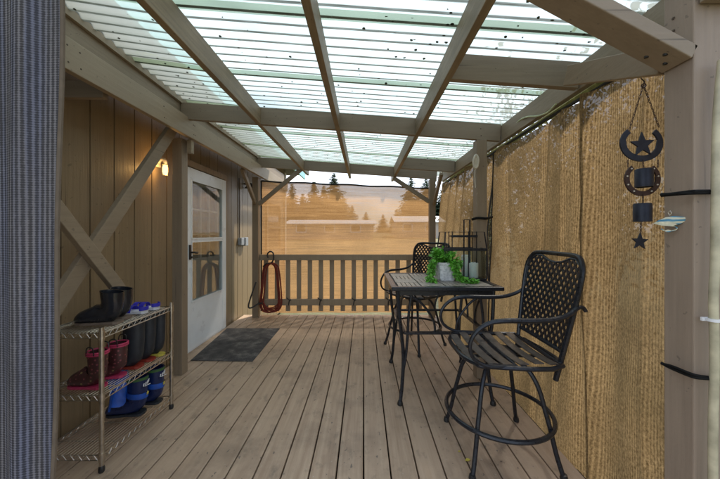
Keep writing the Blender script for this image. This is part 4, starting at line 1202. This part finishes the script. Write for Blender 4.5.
# ------------------------------------------------------------------ outside: trees, shrubs, houses
def conifer(seed, h, r):
    rn = random.Random(seed); b = MB(); root = empty('conifer')
    t = MB(); t.tube([(0, 0, 0), (.05, 0, h*.5), (0, 0, h*.97)], [.22, .12, .02], 8); t.build('trunk', M['bark'], root, True)
    nl = int(h*3.2)
    for k in range(nl):
        f = k/nl; z = h*(.10+.9*f); rr = r*(1-f)**.85*rn.uniform(.75, 1.15)+.1
        m = max(6, int(17*(1-f))+5)
        for q in range(m):
            a = rn.uniform(0, 2*math.pi); L_ = rr*rn.uniform(.7, 1.1)
            d = Vector((math.cos(a), math.sin(a), -.25)); s_ = Vector((-math.sin(a), math.cos(a), 0))
            for c_ in range(5):
                u0 = c_/5; p = Vector((0, 0, z))+d*L_*(u0+.1); w_ = .22+.30*rr*(1-u0)*.5
                for sd in (-1, 1):
                    e = p+s_*sd*w_*rn.uniform(.8, 1.5)+d*L_*.18+Vector((0, 0, rn.uniform(-.22, .0)))
                    b.face([b.bm.verts.new(p+Vector((0, 0, .05))), b.bm.verts.new(e), b.bm.verts.new(p+d*L_*.25+Vector((0, 0, rn.uniform(-.1, .05))))])
    b.build('crown', M['conifer'], root)
    return root
protoA = conifer(1, 11, 3.6); protoB = conifer(2, 9, 3.4)
spots = [(292, 66, 1.02, 'A'), (303, 60, .92, 'B'), (314, 64, 1.04, 'A'), (324, 62, .93, 'A'), (334, 58, 1.10, 'A'), (343, 63, .92, 'B'), (352, 72, .78, 'B'), (366, 75, .62, 'B'), (383, 78, .58, 'B'), (397, 74, .70, 'B'), (411, 60, 1.05, 'A'), (418, 66, .98, 'B'), (426, 61, 1.06, 'A'), (436, 64, 1.0, 'B'), (446, 62, 1.05, 'A'), (280, 62, .98, 'B'), (268, 64, 1.05, 'A')]
side = ['leftmost', 'second from left', 'third from left', 'fourth from left', 'fifth from left', 'tallest left-hand', 'seventh from left', 'eighth from left', 'small centre-left', 'small centre', 'small centre-right', 'sixth from right', 'tall right-hand', 'fourth from right', 'third from right', 'second from right', 'rightmost']
usedA = usedB = False
for (px, Y, s_, kd), sd in zip(sorted(spots), side):
    if kd == 'A': o = protoA if not usedA else copy_tree(protoA); usedA = True
    else: o = protoB if not usedB else copy_tree(protoB); usedB = True
    x = (px-CX)*Y/F; o.location = (x, Y, gh(x, Y)-.3); o.scale = (s_*1.15, s_*1.15, s_*1.0); o.rotation_euler.z = random.uniform(0, 6)
    tag(o, f'{sd} dark conifer in the tree line seen through the orange back cloth', 'tree', 'conifers beyond the field')
def shrub(seed, h, r, leafn=1500, lf=.10):
    rn = random.Random(seed); root = empty('shrub'); b = MB(); t = MB()
    tips = []
    for k in range(11):
        a = rn.uniform(0, 2*math.pi); e = Vector((r*.8*math.cos(a)*rn.uniform(.3, 1), r*.8*math.sin(a)*rn.uniform(.3, 1), h*rn.uniform(.65, 1)))
        pts = smooth_path([(0, 0, 0), e*.4+Vector((0, 0, .1*h)), e], 5); t.tube(pts, [.035*(1-.85*i/(len(pts)-1)) for i in range(len(pts))], 5); tips += pts[3:]
        for q in range(4):
            p0 = pts[rn.randint(4, len(pts)-2)]; e2 = p0+Vector((rn.uniform(-.5, .5), rn.uniform(-.5, .5), rn.uniform(.1, .7)))*r*.6
            t.tube([p0, (p0+e2)/2+Vector((0, 0, .05)), e2], [.012, .008, .003], 4); tips += [e2, (p0+e2)/2]
    for k in range(leafn):
        c = rn.choice(tips)+Vector((rn.gauss(0, .22), rn.gauss(0, .22), rn.gauss(0, .22)))*r*.6
        c.z = max(c.z, .03)
        d = Vector((rn.uniform(-1, 1), rn.uniform(-1, 1), rn.uniform(-1, 1))).normalized(); n_ = Vector((rn.uniform(-1, 1), rn.uniform(-1, 1), rn.uniform(-.2, 1))).normalized()
        s_ = d.cross(n_)
        l = lf*rn.uniform(.6, 1.3)
        b.poly([c, c+d*l*.5+s_*l*.3, c+d*l, c+d*l*.5-s_*l*.3])
    t.build('stems', M['bark'], root, True); b.build('foliage', M['bush'], root)
    return root
sp_ = shrub(5, 4.2, 1.5, 5200, .10); sq_ = shrub(9, 4.6, 1.4, 4800, .09)
rows = [(2.9, 1.2, 1.0, 'leafy shrub just outside the right cloth, behind the wind chime'), (3.3, 2.9, 1.05, 'leafy shrub outside the right cloth, level with the near bar chair'), (3.0, 4.4, 1.0, 'leafy shrub outside the right cloth, level with the table'),
        (3.5, 6.2, 1.05, 'leafy shrub outside the right side, just past the back post'), (6.4, 9.0, 1.1, 'leafy shrub set far out to the right of the deck, behind the other shrubs'), (4.9, 2.0, 1.25, 'taller shrub in the second row, behind the wind chime'), (5.2, 4.0, 1.3, 'taller shrub in the second row, behind the table end of the cloth'), (5.6, 6.8, 1.25, 'taller shrub in the second row, near the far right corner'),
        (3.5, 8.9, 1.0, 'leafy shrub beyond the back right post, nearest the field edge'), (5.0, 12.0, 1.25, 'tall leafy shrub farthest beyond the back right post')]
for i, (x, y, s_, lab) in enumerate(rows):
    o = (sp_, sq_)[i] if i < 2 else copy_tree((sp_, sq_)[i % 2])
    o.location = (x, y, gh(x, y)-.05); o.scale = (s_, s_, s_); o.rotation_euler.z = i*1.7
    tag(o, lab, 'shrub', 'shrubs beyond the side cloth')
M['far_roof'] = mat_simple('pale_metal_roof', (.7, .7, .68), .5, var=.08)
M['far_wall'] = mat_simple('pale_house_wall', (.42, .36, .30), .8, var=.1)
def far_house(name, x0, x1, y, d, hw_, hr, label, wins):
    root = empty(name, ((x0+x1)/2, y, gh((x0+x1)/2, y)-.1)); w_ = x1-x0
    MB().box(-w_/2, w_/2, 0, d, 0, hw_).build('wall', M['far_wall'], root)
    b = MB(); b.prism([(-.4, hw_-.05), (d/2, hw_+hr), (d+.4, hw_-.05), (d+.4, hw_+.02), (d/2, hw_+hr+.1), (-.4, hw_+.05)], (-w_/2-.4, 0, 0), (0, 1, 0), (0, 0, 1), (w_+.8, 0, 0)); b.build('roof', M['far_roof'], root)
    for wx in wins:
        f = MB(); f.box(wx-.65, wx+.65, -.05, -.005, .95, 2.0); fo = f.build('window', M['white'], root)
        p = MB(); p.box(wx-.55, wx+.55, -.07, -.052, 1.05, 1.9); p.build('pane', M['dark_glass'], fo)
    tag(root, label, 'house')
far_house('long_house', -9.6, 1.2, 37, 7, 2.0, .55, 'long low building with a pale roof across the field, left of centre', [-3.5, 0, 3.2])
far_house('distant_house', 4.4, 10.5, 40, 7, 2.2, .9, 'small pale house with windows across the field, right of centre', [-1.6, 1.4])

# ------------------------------------------------------------------ world, sun, camera
SUN_EL, SUN_AZ = 52, 38      # azimuth measured from +Y (ahead) towards +X
w = bpy.data.worlds.new('World'); scene.world = w; w.use_nodes = True
nt = w.node_tree; nt.nodes.clear()
out = nt.nodes.new('ShaderNodeOutputWorld'); bg = nt.nodes.new('ShaderNodeBackground'); bg.inputs[1].default_value = .15
sky = nt.nodes.new('ShaderNodeTexSky'); sky.sky_type = 'NISHITA'; sky.sun_disc = False; sky.sun_elevation = R(SUN_EL); sky.sun_rotation = R(SUN_AZ)
sky.air_density = 1.0; sky.dust_density = 1.5
tcn = nt.nodes.new('ShaderNodeTexCoord'); mp = nt.nodes.new('ShaderNodeMapping'); mp.inputs['Scale'].default_value = (1, 1, 2.6)
nt.links.new(tcn.outputs['Generated'], mp.inputs[0])
nz_ = nt.nodes.new('ShaderNodeTexNoise'); nz_.inputs['Scale'].default_value = 2.2; nz_.inputs['Detail'].default_value = 8; nt.links.new(mp.outputs[0], nz_.inputs['Vector'])
rp = nt.nodes.new('ShaderNodeValToRGB'); rp.color_ramp.elements[0].position = .34; rp.color_ramp.elements[1].position = .56; nt.links.new(nz_.outputs['Fac'], rp.inputs[0])
mx = nt.nodes.new('ShaderNodeMix'); mx.data_type = 'RGBA'; mx.inputs[7].default_value = (9.0, 9.5, 10.6, 1)
sp3 = nt.nodes.new('ShaderNodeSeparateXYZ'); nt.links.new(tcn.outputs['Generated'], sp3.inputs[0])
ad = nt.nodes.new('ShaderNodeMath'); ad.operation = 'MULTIPLY_ADD'; ad.inputs[1].default_value = .4; ad.inputs[2].default_value = .85; ad.use_clamp = True; nt.links.new(sp3.outputs[1], ad.inputs[0])
mu = nt.nodes.new('ShaderNodeMath'); mu.operation = 'MULTIPLY'; nt.links.new(rp.outputs[0], mu.inputs[0]); nt.links.new(ad.outputs[0], mu.inputs[1])
nt.links.new(mu.outputs[0], mx.inputs[0]); nt.links.new(sky.outputs[0], mx.inputs[6]); nt.links.new(mx.outputs[2], bg.inputs[0]); nt.links.new(bg.outputs[0], out.inputs[0])
sd = bpy.data.lights.new('sun', 'SUN'); sd.energy = 3.2; sd.angle = R(3); sd.color = (1, .93, .82)
so = bpy.data.objects.new('sun', sd); COL.objects.link(so)
dirv = Vector((math.sin(R(SUN_AZ))*math.cos(R(SUN_EL)), math.cos(R(SUN_AZ))*math.cos(R(SUN_EL)), math.sin(R(SUN_EL))))
so.rotation_euler = dirv.to_track_quat('Z', 'Y').to_euler()

cd = bpy.data.cameras.new('camera'); cam = bpy.data.objects.new('camera', cd); COL.objects.link(cam)
cam.location = (0, 0, CZ); cam.rotation_euler = (R(90), 0, 0)
cd.sensor_width = 36; cd.lens = 36*F/720; cd.shift_x = -(CX-360)/720; cd.shift_y = -(239.5-CY)/720
cd.clip_start = .05; cd.clip_end = 2000
scene.camera = cam
scene.view_settings.view_transform = 'Standard'; scene.view_settings.look = 'None'
scene.view_settings.exposure = .62; scene.view_settings.gamma = 1
scene.cycles.use_denoising = True
scene.cycles.max_bounces = 8; scene.cycles.transparent_max_bounces = 12; scene.cycles.sample_clamp_indirect = 6
